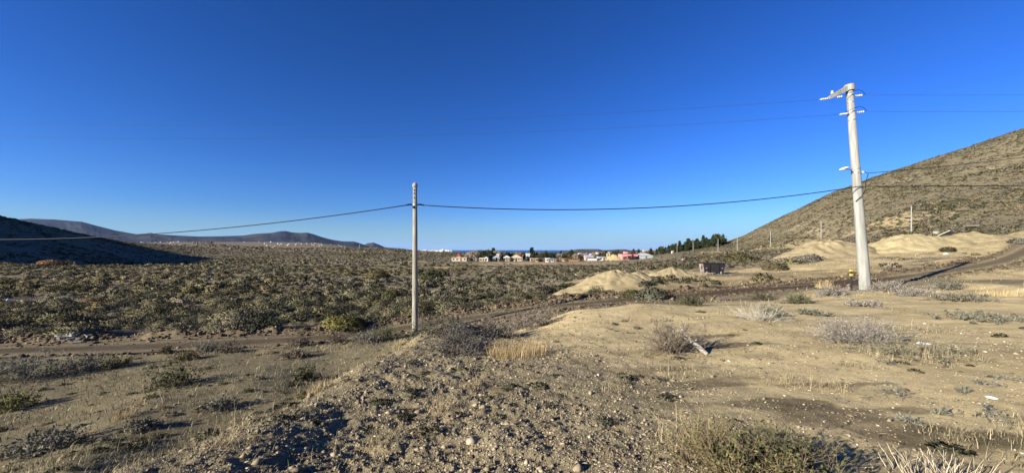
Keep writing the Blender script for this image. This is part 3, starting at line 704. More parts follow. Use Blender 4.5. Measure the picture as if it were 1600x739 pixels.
def near_plant(name, label, cat, px, py, w, h, seed, leaf=None, leafn=0, leafs=0.03, twig=None, twn=30, twr=0.006, upright=0.5, grass=None, grn=0, grw=0.006, sub=3, wob=0.1, start=0.3, elong=2.6, group=None, curl=0.7):
    """a plant rooted where the picture point meets the ground; w and h in metres"""
    r = np.random.default_rng(seed); loc = hit(px, py)
    t = empty(name, loc); tag(t, label, cat, group)
    P_, R_ = twig_paths(twn, h, w, twr, r, upright=upright, sub=sub, wob=wob)
    # spread to the width wanted, and settle every root on the ground
    allp = np.concatenate(P_); ext = max(np.percentile(np.abs(allp[:, :2]), 97), 1e-3); sx = w / 2 / ext
    for p in P_: p[:, :2] *= sx
    hz_ = max(np.percentile(allp[:, 2], 98), 1e-3)
    for p in P_: p[:, 2] *= h / hz_; p[:, 2] += ground_z(p[:1, 0] + loc.x, p[:1, 1] + loc.y)[0] - loc.z - 0.015
    if twig is not None:
        V, Q = tube_np(P_, R_); c = np.tile(np.array(twig), (len(V), 1)) * r.uniform(0.75, 1.25, (len(V), 1))
        obj_np('branches', V, Q, M['straw'], c, parent=t)
    if leafn:
        V, sh = leaf_along(P_, leafn, leafs, r, start=start, elong=elong)
        obj_np('foliage', V, quads(len(V)), M['leaf'], np.array(leaf)[None] * sh[:, None], parent=t)
    if grn:
        V, Q, sh = blades(grn, h, w / 2, grw, r, curl=curl); V[:, 2] += np.repeat(ground_z(V[::8, 0] + loc.x, V[::8, 1] + loc.y) - loc.z, 8)
        obj_np('blades', V, Q, M['straw'], np.array(grass)[None] * sh[:, None], parent=t)
    return t
GREY = (0.20, 0.18, 0.15); TW = (0.16, 0.125, 0.09); STRAW = (0.46, 0.34, 0.17); PALE = (0.62, 0.58, 0.50)
near_plant('thorn_bush', 'grey-brown thorny bush lying beside a bleached dead branch on the sandy plateau', 'bush', 1052, 549, 1.15, 0.62, 1, leaf=(0.17, 0.155, 0.12), leafn=1500, leafs=0.016, twig=(0.17, 0.13, 0.095), twn=110, twr=0.007, upright=0.35, sub=5, wob=0.16)
near_plant('straw_clump', 'golden straw grass clump on the edge of the stony bank', 'grass clump', 808, 556, 1.3, 0.38, 2, twig=(0.33, 0.24, 0.13), twn=40, twr=0.004, upright=0.4, grass=(0.42, 0.31, 0.155), grn=1400, grw=0.006, curl=1.6)
near_plant('twiggy_bush', 'dark grey twiggy bush crowning the stony bank behind the straw clump', 'bush', 715, 546, 1.5, 0.45, 3, leaf=(0.10, 0.095, 0.085), leafn=2300, leafs=0.018, twig=(0.13, 0.11, 0.09), twn=130, twr=0.006, upright=0.35, sub=5, wob=0.16)
near_plant('twiggy_bush', 'low dark bush on the bank top beside the thin concrete pole', 'bush', 690, 522, 1.5, 0.5, 33, leaf=(0.07, 0.075, 0.05), leafn=2000, leafs=0.022, twig=(0.13, 0.11, 0.09), twn=80, twr=0.006, upright=0.35, sub=4, wob=0.16)
near_plant('lavender_bush', 'pale lilac-grey feathery bush on the bare sand before the lamp pole', 'bush', 1336, 536, 1.35, 0.52, 4, leaf=(0.235, 0.21, 0.18), leafn=1500, leafs=0.013, elong=5, twig=(0.235, 0.205, 0.17), twn=170, twr=0.005, upright=0.5, sub=4, wob=0.08)
near_plant('matted_bush', 'flattened grey-green matted bush spreading beside the pale lilac-grey bush', 'bush', 1432, 556, 1.6, 0.24, 5, leaf=(0.15, 0.145, 0.09), leafn=1700, leafs=0.016, twig=(0.2, 0.17, 0.13), twn=100, twr=0.004, upright=0.1, sub=4, grass=(0.36, 0.29, 0.17), grn=300, grw=0.005)
near_plant('bleached_bush', 'dead bush of bare white twigs on the sand', 'bush', 1188, 500, 1.35, 0.52, 6, twig=(0.40, 0.365, 0.30), twn=48, twr=0.0065, upright=0.35, sub=5, wob=0.12)
near_plant('green_shrub', 'small green shrub growing against the dead white twigs', 'bush', 1205, 494, 0.62, 0.36, 7, leaf=(0.10, 0.11, 0.06), leafn=900, leafs=0.022, twig=TW, twn=30, upright=0.5)
near_plant('creeping_bush', 'big low bush of brown twigs and green sprigs at the bottom of the picture', 'bush', 1150, 740, 0.86, 0.28, 8, leaf=(0.115, 0.11, 0.045), leafn=3600, leafs=0.011, twig=(0.23, 0.165, 0.10), twn=170, twr=0.0035, upright=0.3, sub=5, wob=0.16, grass=(0.34, 0.24, 0.13), grn=160, grw=0.003, curl=1.3)
near_plant('creeping_bush', 'dark green low bush with shaded hollow, touching the big brown twiggy bush', 'bush', 1225, 742, 0.65, 0.34, 81, leaf=(0.07, 0.075, 0.035), leafn=2600, leafs=0.012, twig=(0.16, 0.12, 0.08), twn=110, twr=0.0035, upright=0.35, sub=5, wob=0.16)
near_plant('cut_stalk_clump', 'clump of cut bleached straw stalks in the bottom corner', 'grass clump', 1472, 757, 0.52, 0.22, 9, twig=(0.42, 0.355, 0.25), twn=80, twr=0.0055, upright=0.86, sub=0, wob=0.03)
for i, (px, py, w_, h_, lab) in enumerate([(1418, 661, 0.22, 0.12, 'blue-grey rosette plant on the brown stain of the sand'), (1468, 648, 0.2, 0.13, 'small grey tuft plant uphill of the blue-grey rosette'), (1544, 643, 0.17, 0.1, 'small grey-green plant on bare sand, nearest the frame edge'),
        (1533, 601, 0.3, 0.12, 'flat grey seedling with dark leaves on bare sand'), (1502, 614, 0.14, 0.12, 'tiny upright dark sprig on bare sand'), (1386, 569, 0.4, 0.12, 'low dark creeping plant in front of the matted bush'), (1578, 595, 0.4, 0.1, 'low dark creeping plant beside the frame edge on the sand'),
        (1540, 655, 0.5, 0.07, 'dark green flat mat plant beside the small grey-green plant'), (1400, 622, 0.75, 0.2, 'sprawling grey-leaved weed on the open sand'), (1160, 497, 0.5, 0.1, 'faint grey dwarf plant left of the dead white twigs'), (1040, 503, 0.5, 0.16, 'small dry weed on the pale sandy crest')]):
    near_plant('rosette_plant', lab, 'plant', px, py, w_ * .75, h_ * .8, 340 + i, leaf=(0.15, 0.15, 0.115), leafn=150, leafs=0.011, twig=(0.2, 0.17, 0.12), twn=16, twr=0.003, upright=0.3, elong=3.2)
# bushes on the slope left of the bank
for i, (px, py, w_, h_, kind, lab) in enumerate([
        (267, 604, 1.15, 0.55, 'dark', 'round dark green bush with brown skirt alone on the grassy slope'), (479, 593, 0.7, 0.36, 'dark', 'dark green bush just under the rim of the stony bank'),
        (22, 638, 0.95, 0.35, 'moss', 'yellow-green bush low on the slope by the frame edge'), (120, 579, 1.4, 0.5, 'grey', 'spreading grey-green bush beside the dirt road, with a gap to the olive bush'),
        (180, 574, 0.9, 0.42, 'olive', 'olive tussock next to the spreading grey-green bush'), (25, 594, 1.7, 0.75, 'grey', 'large grey bush by the frame edge below the road'),
        (258, 552, 0.4, 0.3, 'olive', 'tiny upright olive tuft on the near edge of the road'), (291, 562, 0.85, 0.36, 'olive', 'low olive bush below the road, uphill of the round dark bush'),
        (325, 549, 0.8, 0.4, 'grey', 'grey-green bush on the near edge of the road, first of a close pair'), (357, 550, 0.8, 0.38, 'twig', 'brown twiggy bush on the near edge of the road, second of a close pair'),
        (466, 541, 1.0, 0.42, 'twig', 'brown twiggy bush beside the road with long shadow'), (462, 559, 0.8, 0.3, 'twig', 'small brown twiggy bush on the slope below its larger twin'), (412, 552, 0.7, 0.28, 'straw', 'dry straw tuft on the slope near the road'),
        (525, 535, 1.0, 0.4, 'twig', 'grey-brown bush on the road edge left of the thin concrete pole'), (572, 535, 1.0, 0.45, 'grey', 'pale green bush on the road edge close to the thin concrete pole'), (604, 530, 1.3, 0.62, 'green', 'bushy green shrub standing right by the foot of the thin concrete pole'),
        (622, 540, 0.5, 0.25, 'straw', 'small straw tuft below the thin concrete pole'), (60, 706, 1.0, 0.3, 'grey', 'grey straggling bush at the foot of the slope, bottom corner'), (200, 650, 0.45, 0.22, 'straw', 'pale straw wisp in the middle of the slope'), (345, 640, 0.55, 0.3, 'grey', 'thin grey weed at the bank foot'),
        (500, 610, 0.35, 0.2, 'straw', 'pale wisp on the rim of the stony bank'), (225, 672, 0.4, 0.2, 'grey', 'thin grey weed low on the slope beneath the straw wisp')]):
    c = {'dark': (0.06, 0.068, 0.03), 'moss': (0.15, 0.145, 0.045), 'grey': (0.15, 0.145, 0.11), 'olive': (0.12, 0.11, 0.05), 'twig': (0.14, 0.11, 0.085), 'straw': (0.36, 0.28, 0.16), 'green': (0.10, 0.11, 0.055)}[kind]
    if kind == 'straw':
        near_plant('straw_tuft', lab, 'grass clump', px, py, w_, h_, 60 + i, twig=(0.35, 0.27, 0.16), twn=10, twr=0.003, grass=(0.42, 0.33, 0.18), grn=260, grw=0.006, curl=0.9)
    else:
        n = int(1500 * max(w_, 0.5))
        near_plant('slope_bush', lab, 'bush', px, py, w_, h_, 60 + i, leaf=c, leafn=n, leafs=0.024, twig=TW if kind != 'grey' else GREY, twn=70, twr=0.005, upright=0.35, sub=4, wob=0.13)
# bushes along the far edge of the plateau and round the tall pole
for i, (px, py, w_, h_, kind, lab) in enumerate([
        (1246, 474, 0.95, 0.42, 'green', 'green shrub on the plateau edge between the skip and the lamp pole'), (1192, 470, 1.1, 0.4, 'dark', 'dark flat shrub on the plateau edge below the skip shadow'), (1077, 477, 1.1, 0.42, 'dark', 'dark low shrub hugging the pale crest, nearest the skip'),
        (838, 511, 1.3, 0.65, 'twig', 'brown twiggy shrub in the hollow behind the straw clump'), (812, 514, 1.2, 0.7, 'twig', 'tall grey-brown twigs in the hollow between bank and pale crest'), (770, 524, 1.2, 0.5, 'twig', 'dark tangle of twigs in the saddle of the bank'),
        (1385, 455, 1.5, 0.55, 'lilac', 'lilac-grey bush at the right foot of the lamp pole'), (1432, 462, 1.7, 0.4, 'lilac', 'wide lilac-grey thicket along the road past the lamp pole'), (1478, 452, 1.3, 0.5, 'grey', 'grey-green bush on the roadside past the thicket'), (1300, 462, 1.4, 0.45, 'lilac', 'pale wispy bush left of the striped marker post'),
        (1287, 450, 0.9, 0.55, 'straw', 'upright straw tuft near the striped marker post'), (1500, 470, 1.6, 0.3, 'grey', 'grey creeping shrub mat on the sand past the lamp pole'), (1560, 462, 1.4, 0.3, 'straw', 'straw coloured mat by the road near the frame edge'), (1350, 478, 1.2, 0.2, 'lilac', 'low pale mat of twigs in front of the lamp pole'), (1272, 492, 0.8, 0.16, 'grey', 'thin grey ground weed on the open sand behind the lilac bush'),
        (1540, 500, 2.0, 0.14, 'grey', 'long flat strip of dark weed on the sand by the frame edge'), (1130, 470, 0.5, 0.22, 'twig', 'tiny brown shrub on the edge of the pale crest')]):
    c = {'dark': (0.06, 0.065, 0.032), 'grey': (0.14, 0.135, 0.10), 'twig': (0.15, 0.12, 0.09), 'green': (0.09, 0.10, 0.055), 'lilac': (0.215, 0.19, 0.155), 'straw': 0}[kind]
    if kind == 'straw':
        near_plant('straw_tuft', lab, 'grass clump', px, py, w_, h_, 90 + i, twig=(0.35, 0.27, 0.16), twn=14, twr=0.004, grass=(0.48, 0.37, 0.19), grn=420, grw=0.010, curl=0.8)
    else:
        near_plant('roadside_shrub', lab, 'bush', px, py, w_, h_, 90 + i, leaf=c, leafn=int(1300 * w_), leafs=0.026, twig=(0.24, 0.21, 0.18) if kind in ('lilac', 'twig') else TW, twn=80, twr=0.007, upright=0.38, sub=4, wob=0.13)
# tall dry stalks on the stony bank
for i, (px, py, h_, lab) in enumerate([(738, 606, 0.34, 'thin dry grass stalks rising from the stony bank below the straw clump'), (690, 640, 0.3, 'few bent dry stalks low on the stony bank'), (1305, 608, 0.26, 'tall dry stalks standing over a brown stain on the sand'), (1235, 600, 0.22, 'patch of pale dry grass on the sand left of the tall stalks'), (1090, 690, 0.3, 'dry brown grass patch beside the big brown twiggy bush'), (600, 690, 0.22, 'low greyish grass tuft amid the stones of the bank'), (345, 700, 0.3, 'pale forked weed on the rim of the bank'), (960, 610, 0.16, 'small fresh weed on a brown stain of the sand')]):
    near_plant('dry_stalks', lab, 'grass', px, py, 0.8 if i in (3, 4) else 0.4, h_, 120 + i, twig=(0.34, 0.27, 0.16), twn=26 if i in (3, 4) else 12, twr=0.0025, upright=0.3, grass=(0.33, 0.26, 0.15), grn=150 if i in (3, 4) else 60, grw=0.004, curl=1.3, wob=.2)

# bleached dead branch
def dead_branch():
    b = hit(1102, 553); t = empty('dead_branch', b); tag(t, 'bleached forked dead branch propped against the grey-brown thorny bush', 'branch')
    r = np.random.default_rng(5)
    main = np.array([(0.02, -0.02, 0.0), (-0.09, 0.06, 0.12), (-0.2, 0.15, 0.22), (-0.31, 0.24, 0.36), (-0.36, 0.34, 0.50)]); P_ = [main]; R_ = [np.array([.045, .05, .042, .026, .012])]
    V, Q = tube_np(P_, R_, 8); obj_np('trunk', V, Q, M['bleached'], smooth=True, parent=t)
    P_ = []; R_ = []
    for k, dx in ((2, (-.25, .02, .14)), (2, (-.12, -.15, .12)), (3, (-.2, .0, .02)), (3, (.05, .1, .2)), (3, (-.22, .12, .12)), (1, (-.2, -.1, .1))):
        a_ = main[k]; d_ = np.array(dx); P_.append(np.array([a_, a_ + d_ * .5 + r.normal(size=3) * .03, a_ + d_ + r.normal(size=3) * .03])); R_.append(np.array([.018, .012, .006]))
    V, Q = tube_np(P_, R_, 6); obj_np('twigs', V, Q, M['bleached'], smooth=True, parent=t)
dead_branch()

# ------------------------------------------------------------------ loose stones, clods, dry grass (nobody could count them)
def stones(name, X, Y, S, cols, seed, flat=0.6, sink=0.25, big=False):
    r = np.random.default_rng(seed); n = len(X)
    base = np.array([(1, 0, 0), (0, 1, 0), (-1, 0, 0), (0, -1, 0), (0, 0, 1), (0, 0, -1)], float)
    tri = np.array([(0, 1, 4), (1, 2, 4), (2, 3, 4), (3, 0, 4), (1, 0, 5), (2, 1, 5), (3, 2, 5), (0, 3, 5)])
    if big:
        e = {}; vs = [tuple(v) for v in base]; nt = []
        def mid(a, b):
            k = (min(a, b), max(a, b))
            if k not in e: v = (np.array(vs[a]) + np.array(vs[b])); vs.append(tuple(v / np.linalg.norm(v))); e[k] = len(vs) - 1
            return e[k]
        for a, b, c in tri: ab, bc, ca = mid(a, b), mid(b, c), mid(c, a); nt += [(a, ab, ca), (ab, b, bc), (ca, bc, c), (ab, bc, ca)]
        base = np.array(vs); tri = np.array(nt)
    nb = len(base)
    V = base[None] * (1 + r.normal(size=(n, nb, 1)) * 0.22) + r.normal(size=(n, nb, 3)) * 0.08
    V = V * r.uniform(0.6, 1.3, (n, 1, 3)) * np.array([1, 1, flat]); az = r.uniform(0, 6.28, n); c, s = np.cos(az)[:, None], np.sin(az)[:, None]
    x = (V[..., 0] * c - V[..., 1] * s) * S[:, None] + X[:, None]; y = (V[..., 0] * s + V[..., 1] * c) * S[:, None] + Y[:, None]
    z = V[..., 2] * S[:, None] + (ground_z(X, Y) + S * flat * (0.5 - sink))[:, None]
    C = np.repeat(cols * r.uniform(0.7, 1.3, (n, 1)), nb, 0)
    T = (np.arange(n)[:, None, None] * nb + tri[None]).reshape(-1, 3)
    o = obj_np(name, np.stack([x, y, z], -1).reshape(-1, 3), T, M['stone'], C); tag(o, kind='stuff'); return o
def pick(n, cols, p, r): return np.array(cols)[r.choice(len(cols), n, p=p)]
r = np.random.default_rng(31)
# gravel: dense on the bank, thin on the plateau
n = 170000; R_ = np.exp(r.uniform(math.log(1.9), math.log(15), n)); T_ = r.uniform(-1.0, 1.0, n); X = R_ * np.sin(T_); Y = R_ * np.cos(T_)
_, _, _, pl, mo = masks(X, Y); nz_ = fbm(X / 1.1, Y / 1.1, 201, 3)
ok = r.random(n) < np.clip(0.9 * mo + 0.45 * sstep(6, 3, R_) * sstep(4.5, 0.5, X) * pl + 0.30 * pl * (0.6 + nz_) + 0.05 + 0.5 * nz_ * mo, 0, 1); X, Y, R_ = X[ok], Y[ok], R_[ok]
S = 0.0045 * np.exp(r.normal(size=len(X)) * 0.5) * (0.7 + R_ / 6)
stones('gravel', X, Y, np.clip(S, 0.003, 0.045), pick(len(X), [(0.22, 0.175, 0.112), (0.32, 0.26, 0.17), (0.12, 0.095, 0.065), (0.42, 0.36, 0.27)], [0.40, 0.27, 0.28, 0.05], r), 1)
# larger stones and clods of the bank
n = 9000; R_ = np.exp(r.uniform(math.log(2.2), math.log(14), n)); T_ = r.uniform(-0.95, 1.0, n); X = R_ * np.sin(T_); Y = R_ * np.cos(T_)
_, _, _, pl, mo = masks(X, Y); ok = r.random(n) < np.clip(mo * 0.85 + 0.07, 0, 1); X, Y = X[ok], Y[ok]
S = 0.0105 * np.exp(r.normal(size=len(X)) * 0.65) * (0.6 + np.hypot(X, Y) / 9)
stones('loose_stones', X, Y, np.clip(S, 0.01, 0.055), pick(len(X), [(0.20, 0.16, 0.104), (0.26, 0.212, 0.14), (0.12, 0.093, 0.06), (0.34, 0.29, 0.21)], [0.50, 0.20, 0.28, 0.02], r), 2, flat=0.7)
# white chips on the sand
n = 900; R_ = np.exp(r.uniform(math.log(2.4), math.log(17), n)); T_ = r.uniform(-0.4, 1.02, n); X = R_ * np.sin(T_); Y = R_ * np.cos(T_)
ok = masks(X, Y)[3] > 0.5; X, Y, R_ = X[ok], Y[ok], R_[ok]
stones('pale_chips', X, Y, 0.0045 * np.exp(r.normal(size=len(X)) * 0.5) * (0.6 + R_ / 7), pick(len(X), [(0.52, 0.46, 0.36), (0.43, 0.36, 0.25), (0.62, 0.60, 0.55)], [0.4, 0.45, 0.15], r), 3, flat=0.35, big=True)
# turned earth along the road
k = r.integers(0, len(RC), 11000); side = np.where(r.random(11000) < 0.8, 1, -1); off = np.where(side > 0, RHW + 0.65 + r.normal(size=11000) * 0.42, -(RHW + 0.3) + r.normal(size=11000) * 0.35)
X = RC[k, 0] - RT[k, 1] * off + r.normal(size=11000) * 0.15; Y = RC[k, 1] + RT[k, 0] * off + r.normal(size=11000) * 0.15
ok = (Y > 5) & (np.abs(X) < 62); X, Y = X[ok], Y[ok]
stones('soil_clods', X, Y, np.clip(0.040 * np.exp(r.normal(size=len(X)) * 0.6), 0.015, 0.115), pick(len(X), [(0.085, 0.062, 0.040), (0.125, 0.094, 0.060), (0.20, 0.155, 0.098), (0.055, 0.042, 0.029)], [0.38, 0.28, 0.10, 0.24], r), 4, flat=0.75, big=True)
k = r.integers(0, len(RC), 5000); off = r.normal(size=5000) * 0.75; X = RC[k, 0] - RT[k, 1] * off + r.normal(size=5000) * .2; Y = RC[k, 1] + RT[k, 0] * off + r.normal(size=5000) * .2
ok = (Y > 5) & (np.abs(X) < 55); X, Y = X[ok], Y[ok]
stones('road_gravel', X, Y, np.clip(0.018 * np.exp(r.normal(size=len(X)) * 0.6), 0.008, 0.06), pick(len(X), [(0.13, 0.10, 0.065), (0.24, 0.19, 0.12), (0.08, 0.06, 0.04), (0.36, 0.31, 0.23)], [.4, .3, .2, .1], r), 7, sink=-.1)
# short dry grass: thick on the left slope, sparse elsewhere
def grass_field(name, X, Y, h, w, cols, seed, curl=1.1):
    r = np.random.default_rng(seed); n = len(X)
    V, Q, sh = blades(n, 1.0, 0.0, 1.0, r, curl=curl)
    V = V.reshape(n, 8, 3)
    c = (V[:, 0::2] + V[:, 1::2]) / 2; dlt = (V[:, 1::2] - V[:, 0::2]) / 2
    c = c * h[:, None, None]; dlt = dlt * w[:, None, None]
    V = np.stack([c - dlt, c + dlt], 2).reshape(n, 8, 3)
    V[..., 0] += X[:, None]; V[..., 1] += Y[:, None]; V[..., 2] += (ground_z(X, Y) - 0.004)[:, None]
    o = obj_np(name, V.reshape(-1, 3), Q, M['straw'], np.repeat(cols, 8, 0) * sh[:, None]); tag(o, kind='stuff'); return o
n = 210000; R_ = np.exp(r.uniform(math.log(3), math.log(20), n)); T_ = r.uniform(-1.0, 1.02, n); X = R_ * np.sin(T_); Y = R_ * np.cos(T_)
_, _, _, pl, mo = masks(X, Y); nz_ = fbm(X / 1.4, Y / 0.9, 211, 4); d_, _z = road_sd(X, Y)
dens = (1 - pl) * (0.55 + 0.7 * nz_) * (1 - 0.6 * mo) + pl * 0.9 * sstep(0.35, 0.6, nz_) * (1 - mo) + 0.05 * mo
ok = (r.random(n) < dens) & (np.abs(d_) > RHW + 0.3); X, Y, R_ = X[ok], Y[ok], R_[ok]
grass_field('dry_grass', X, Y, 0.075 * np.exp(r.normal(size=len(X)) * 0.45) * (0.7 + R_ / 25), 0.0032 * (0.5 + R_ / 4), pick(len(X), [(0.29, 0.235, 0.135), (0.20, 0.17, 0.105), (0.40, 0.32, 0.19), (0.10, 0.095, 0.055)], [0.32, 0.30, 0.10, 0.28], r), 5)
# fallen twigs and stalk bits
n = 4200; R_ = np.exp(r.uniform(math.log(2.2), math.log(15), n)); T_ = r.uniform(-0.9, 1.02, n); X = R_ * np.sin(T_); Y = R_ * np.cos(T_)
ok = (masks(X, Y)[3] > .5) & (r.random(n) < 0.35 + 0.8 * fbm(X / 1.3, Y / 1.3, 241, 3)); X, Y, R_ = X[ok], Y[ok], R_[ok]; n = len(X)
az = r.uniform(0, 3.14, n); ln = 0.03 + 0.10 * r.random(n) ** 2.5; dx, dy = np.cos(az) * ln, np.sin(az) * ln
za = ground_z(X - dx, Y - dy) + .004; zb = ground_z(X + dx, Y + dy) + .004; zm = ground_z(X, Y) + .006 + ln * .12 * r.random(n); ww = 0.0016 + 0.0005 * R_
nx_, ny_ = -np.sin(az) * ww, np.cos(az) * ww
bend = r.normal(size=n) * .15
mx_, my_ = X + nx_ / ww * ln * bend, Y + ny_ / ww * ln * bend
V = np.stack([np.stack([X - dx, Y - dy, za], 1), np.stack([mx_ - nx_, my_ - ny_, zm], 1), np.stack([X + dx, Y + dy, zb], 1), np.stack([mx_ + nx_, my_ + ny_, zm + ww], 1)], 1).reshape(-1, 3)
o = obj_np('fallen_twigs', V, quads(len(V)), M['straw'], np.repeat(pick(n, [(0.10, 0.08, 0.06), (0.34, 0.27, 0.17), (0.05, 0.042, 0.035)], [.4, .35, .25], r), 4, 0)); tag(o, kind='stuff')
# dark low weeds matted over the slope below the bank, thinner on the plateau's edge
n = 2600; R_ = np.exp(r.uniform(math.log(4), math.log(21), n)); T_ = r.uniform(-0.99, 1.0, n); X = R_ * np.sin(T_); Y = R_ * np.cos(T_)
_, _, _, pl, mo = masks(X, Y); d_, _z = road_sd(X, Y); nz_ = fbm(X / 1.8, Y / 1.2, 231, 3)
ok = (np.abs(d_) > RHW + 0.4) & (r.random(n) < (1 - pl) * (1 - mo) * (0.5 + 0.9 * nz_) + pl * 0.22 * sstep(0.1, 0.5, nz_) + 0.12 * mo); X, Y = X[ok], Y[ok]
kk, cc = colours(len(X), dict(grey_green=1, olive=.6, ash=.7, dark=1.2, straw=.3), r, X, Y)
sz = 0.05 + 0.16 * r.random(len(X)) ** 2
merged('low_weeds', np.column_stack([X, Y, ground_z(X, Y) - .01, sz, r.uniform(.35, .75, len(X)), r.uniform(0, 6.28, len(X)), r.integers(0, NT, len(X)), cc * .8]), 1)
# low growth over the waste ground beyond the plateau edge and between the heaps
X, Y = scatter(60000, 17, 75, -1.4, 1.42); U = X / Y; d_, _z = road_sd(X, Y)
ok = (np.abs(d_) > RHW + 0.5) & (r.random(len(X)) < 0.55 + 0.7 * fbm(X / 3, Y / 2, 221, 4)) & clear_of_heaps(X, Y, HEAPS); X, Y = X[ok], Y[ok]
grass_field('tussock_grass', X, Y, 0.16 * np.exp(r.normal(size=len(X)) * 0.4), 0.022 + 0.0007 * Y, pick(len(X), [(0.34, 0.26, 0.15), (0.20, 0.18, 0.12), (0.15, 0.135, 0.08), (0.24, 0.21, 0.16)], [0.3, 0.3, 0.2, 0.2], r), 6)

# ------------------------------------------------------------------ poles, lamp, cables
def lathe(mb, prof, n=20, c=(0, 0, 0)):
    bm = mb.bm; rings = [[bm.verts.new((c[0] + r_ * math.cos(2 * math.pi * k / n), c[1] + r_ * math.sin(2 * math.pi * k / n), c[2] + z)) for k in range(n)] for z, r_ in prof]
    for A_, B_ in zip(rings, rings[1:]):
        for k in range(n): bm.faces.new((A_[k], A_[(k + 1) % n], B_[(k + 1) % n], B_[k]))
    bm.faces.new(rings[0][::-1]); bm.faces.new(rings[-1]); return mb
TALL = at_depth(1352, 20.6); TALL_H = 8.80 - TALL.z; LEAN = -math.asin(0.86 / TALL_H)
def tall_pole():
    t = empty('lamp_pole', TALL); t.rotation_euler = (0, LEAN, 0)
    tag(t, 'tall leaning concrete utility pole with bracket arm and white street lamp', 'utility pole')
    H = TALL_H
    lathe(MB(), [(-0.4, 0.27), (0, 0.262), (H * 0.5, 0.205), (H, 0.15)], 28).build('shaft', M['concrete'], t, smooth=True)
    b = MB()
    lathe(b, [(H - 0.30, 0.235), (H - 0.02, 0.235), (H + 0.02, 0.20)], 24, (0, 0, 0))
    b.build('collar', M['concrete'], t)
    # bracket arm: a tapering beam, falling away to the lamp side
    b = MB(); A0 = Vector((-0.12, 0, H - 0.16)); A1 = Vector((-1.22, -0.12, H - 0.62))
    b.poly([A0 + Vector((0, -.12, -.15)), A0 + Vector((0, .12, -.15)), A0 + Vector((0, .12, .15)), A0 + Vector((0, -.12, .15)), A1 + Vector((0, -.08, -.09)), A1 + Vector((0, .08, -.09)), A1 + Vector((0, .08, .08)), A1 + Vector((0, -.08, .08))],
           [(0, 1, 2, 3), (7, 6, 5, 4), (0, 4, 5, 1), (1, 5, 6, 2), (2, 6, 7, 3), (3, 7, 4, 0)])
    b.build('bracket_arm', M['concrete'], t)
    lathe(MB(), [(0, 0.02), (0.06, 0.02), (0.07, 0.075), (0.11, 0.085), (0.13, 0.045), (0.17, 0.07), (0.21, 0.05), (0.25, 0.02)], 12, (-1.02, -0.1, H - 0.50)).build('pin_insulator', M['porcelain'], t, smooth=True)
    def strain(p, d, n=4):
        """a string of discs along d"""
        b = MB(); p = Vector(p); d = Vector(d).normalized()
        for k in range(n):
            c = p + d * (0.05 + k * 0.10); b.tube([c - d * .035, c - d * .01, c + d * .015, c + d * .04], [.02, .062, .05, .02], 10)
        b.tube([p - d * .05, p + d * (n * .10 + .06)], 0.014, 6)
        b.build('strain_insulator', M['porcelain'], t, smooth=True); return p + d * (n * .10 + .06)
    E = {}
    E['ul'] = strain((-1.26, -0.1, H - 0.66), (-1, 0.02, -0.03)); strain((-0.52, -0.12, H - 0.62), (-1, 0, -.02), 3)
    E['ur'] = strain((0.22, -0.05, H - 0.62), (1, 0, 0.03)); E['ml'] = strain((-0.24, -0.05, H - 1.52), (-1, 0.02, -0.03)); E['mr'] = strain((0.24, -0.05, H - 1.50), (1, 0, 0.03))
    for z in (0.55, 0.95, 1.45, 1.9):
        rr_ = 0.155 + (z / H) * 0.11 + 0.008
        lathe(MB(), [(0, rr_), (0.05, rr_)], 24, (0, 0, H - z)).build('steel_band', M['steel'], t)
    for z, s in ((0.5, 1), (1.38, 1)):          # jumper loops
        MB().tube([(-0.5, -0.2, H - z - .1), (-0.1, -0.3, H - z + .05), (0.3, -0.22, H - z + .14), (0.62, -0.1, H - z + .06), (0.78, -0.05, H - z - .08)], 0.012, 5).build('jumper_wire', M['black'], t)
    zl = 6.25
    for z in (zl, zl + .22):
        lathe(MB(), [(0, .215), (.045, .215)], 24, (0, 0, z)).build('steel_band', M['steel'], t)
    arm = MB(); arm.tube([(-.18, -.05, zl + .05), (-.4, -.1, zl + .22), (-.62, -.16, zl + .26)], .024, 8); arm.build('lamp_arm', M['steel'], t, smooth=True)
    hd = MB(); r_ = bmesh.ops.create_uvsphere(hd.bm, u_segments=18, v_segments=10, radius=1)
    for v in r_['verts']:
        x, y, z = v.co; tp = 1 - .28 * max(0, x); v.co = Vector((-.78 + x * .27, -.2 + y * .13 * tp, zl + .27 + (z * .085 if z > 0 else z * .03) - .05 * -x))
    h_ = hd.build('lamp_head', M['lampwhite'], t, smooth=True)
    ls = MB(); r_ = bmesh.ops.create_uvsphere(ls.bm, u_segments=14, v_segments=8, radius=1)
    for v in r_['verts']: v.co = Vector((-.84 + v.co.x * .15, -.2 + v.co.y * .10, zl + .215 + v.co.z * .06))
    ls.build('lamp_lens', M['lampglass'], h_, smooth=True)
    MB().tube([(.22, -.08, zl - .05), (.42, -.1, zl + .02), (.55, -.1, zl - .1), (.3, -.2, zl - .5), (.2, -.26, zl - .95), (-.05, -.28, zl - 1.25), (-.26, -.12, zl - 1.5)], .017, 6).build('service_cable', M['black'], t, smooth=True)
    MB().box((.26, -.12, zl + .02), (.09, .06, .12), bev=.01).build('cable_clamp', M['porcelain'], t)
    ft = MB(); ft.box((-.32, -.12, -.02), (1.35, .95, .16), bev=.02); ft.build('concrete_footing', M['concrete_old'], t)
    bpy.context.view_layer.update()
    Mw = t.matrix_world
    return {k: Mw @ v for k, v in E.items()}, Mw
ENDS, TM = tall_pole()
MID = at_depth(648.5, 19.2); MID_H = 3.30 - MID.z
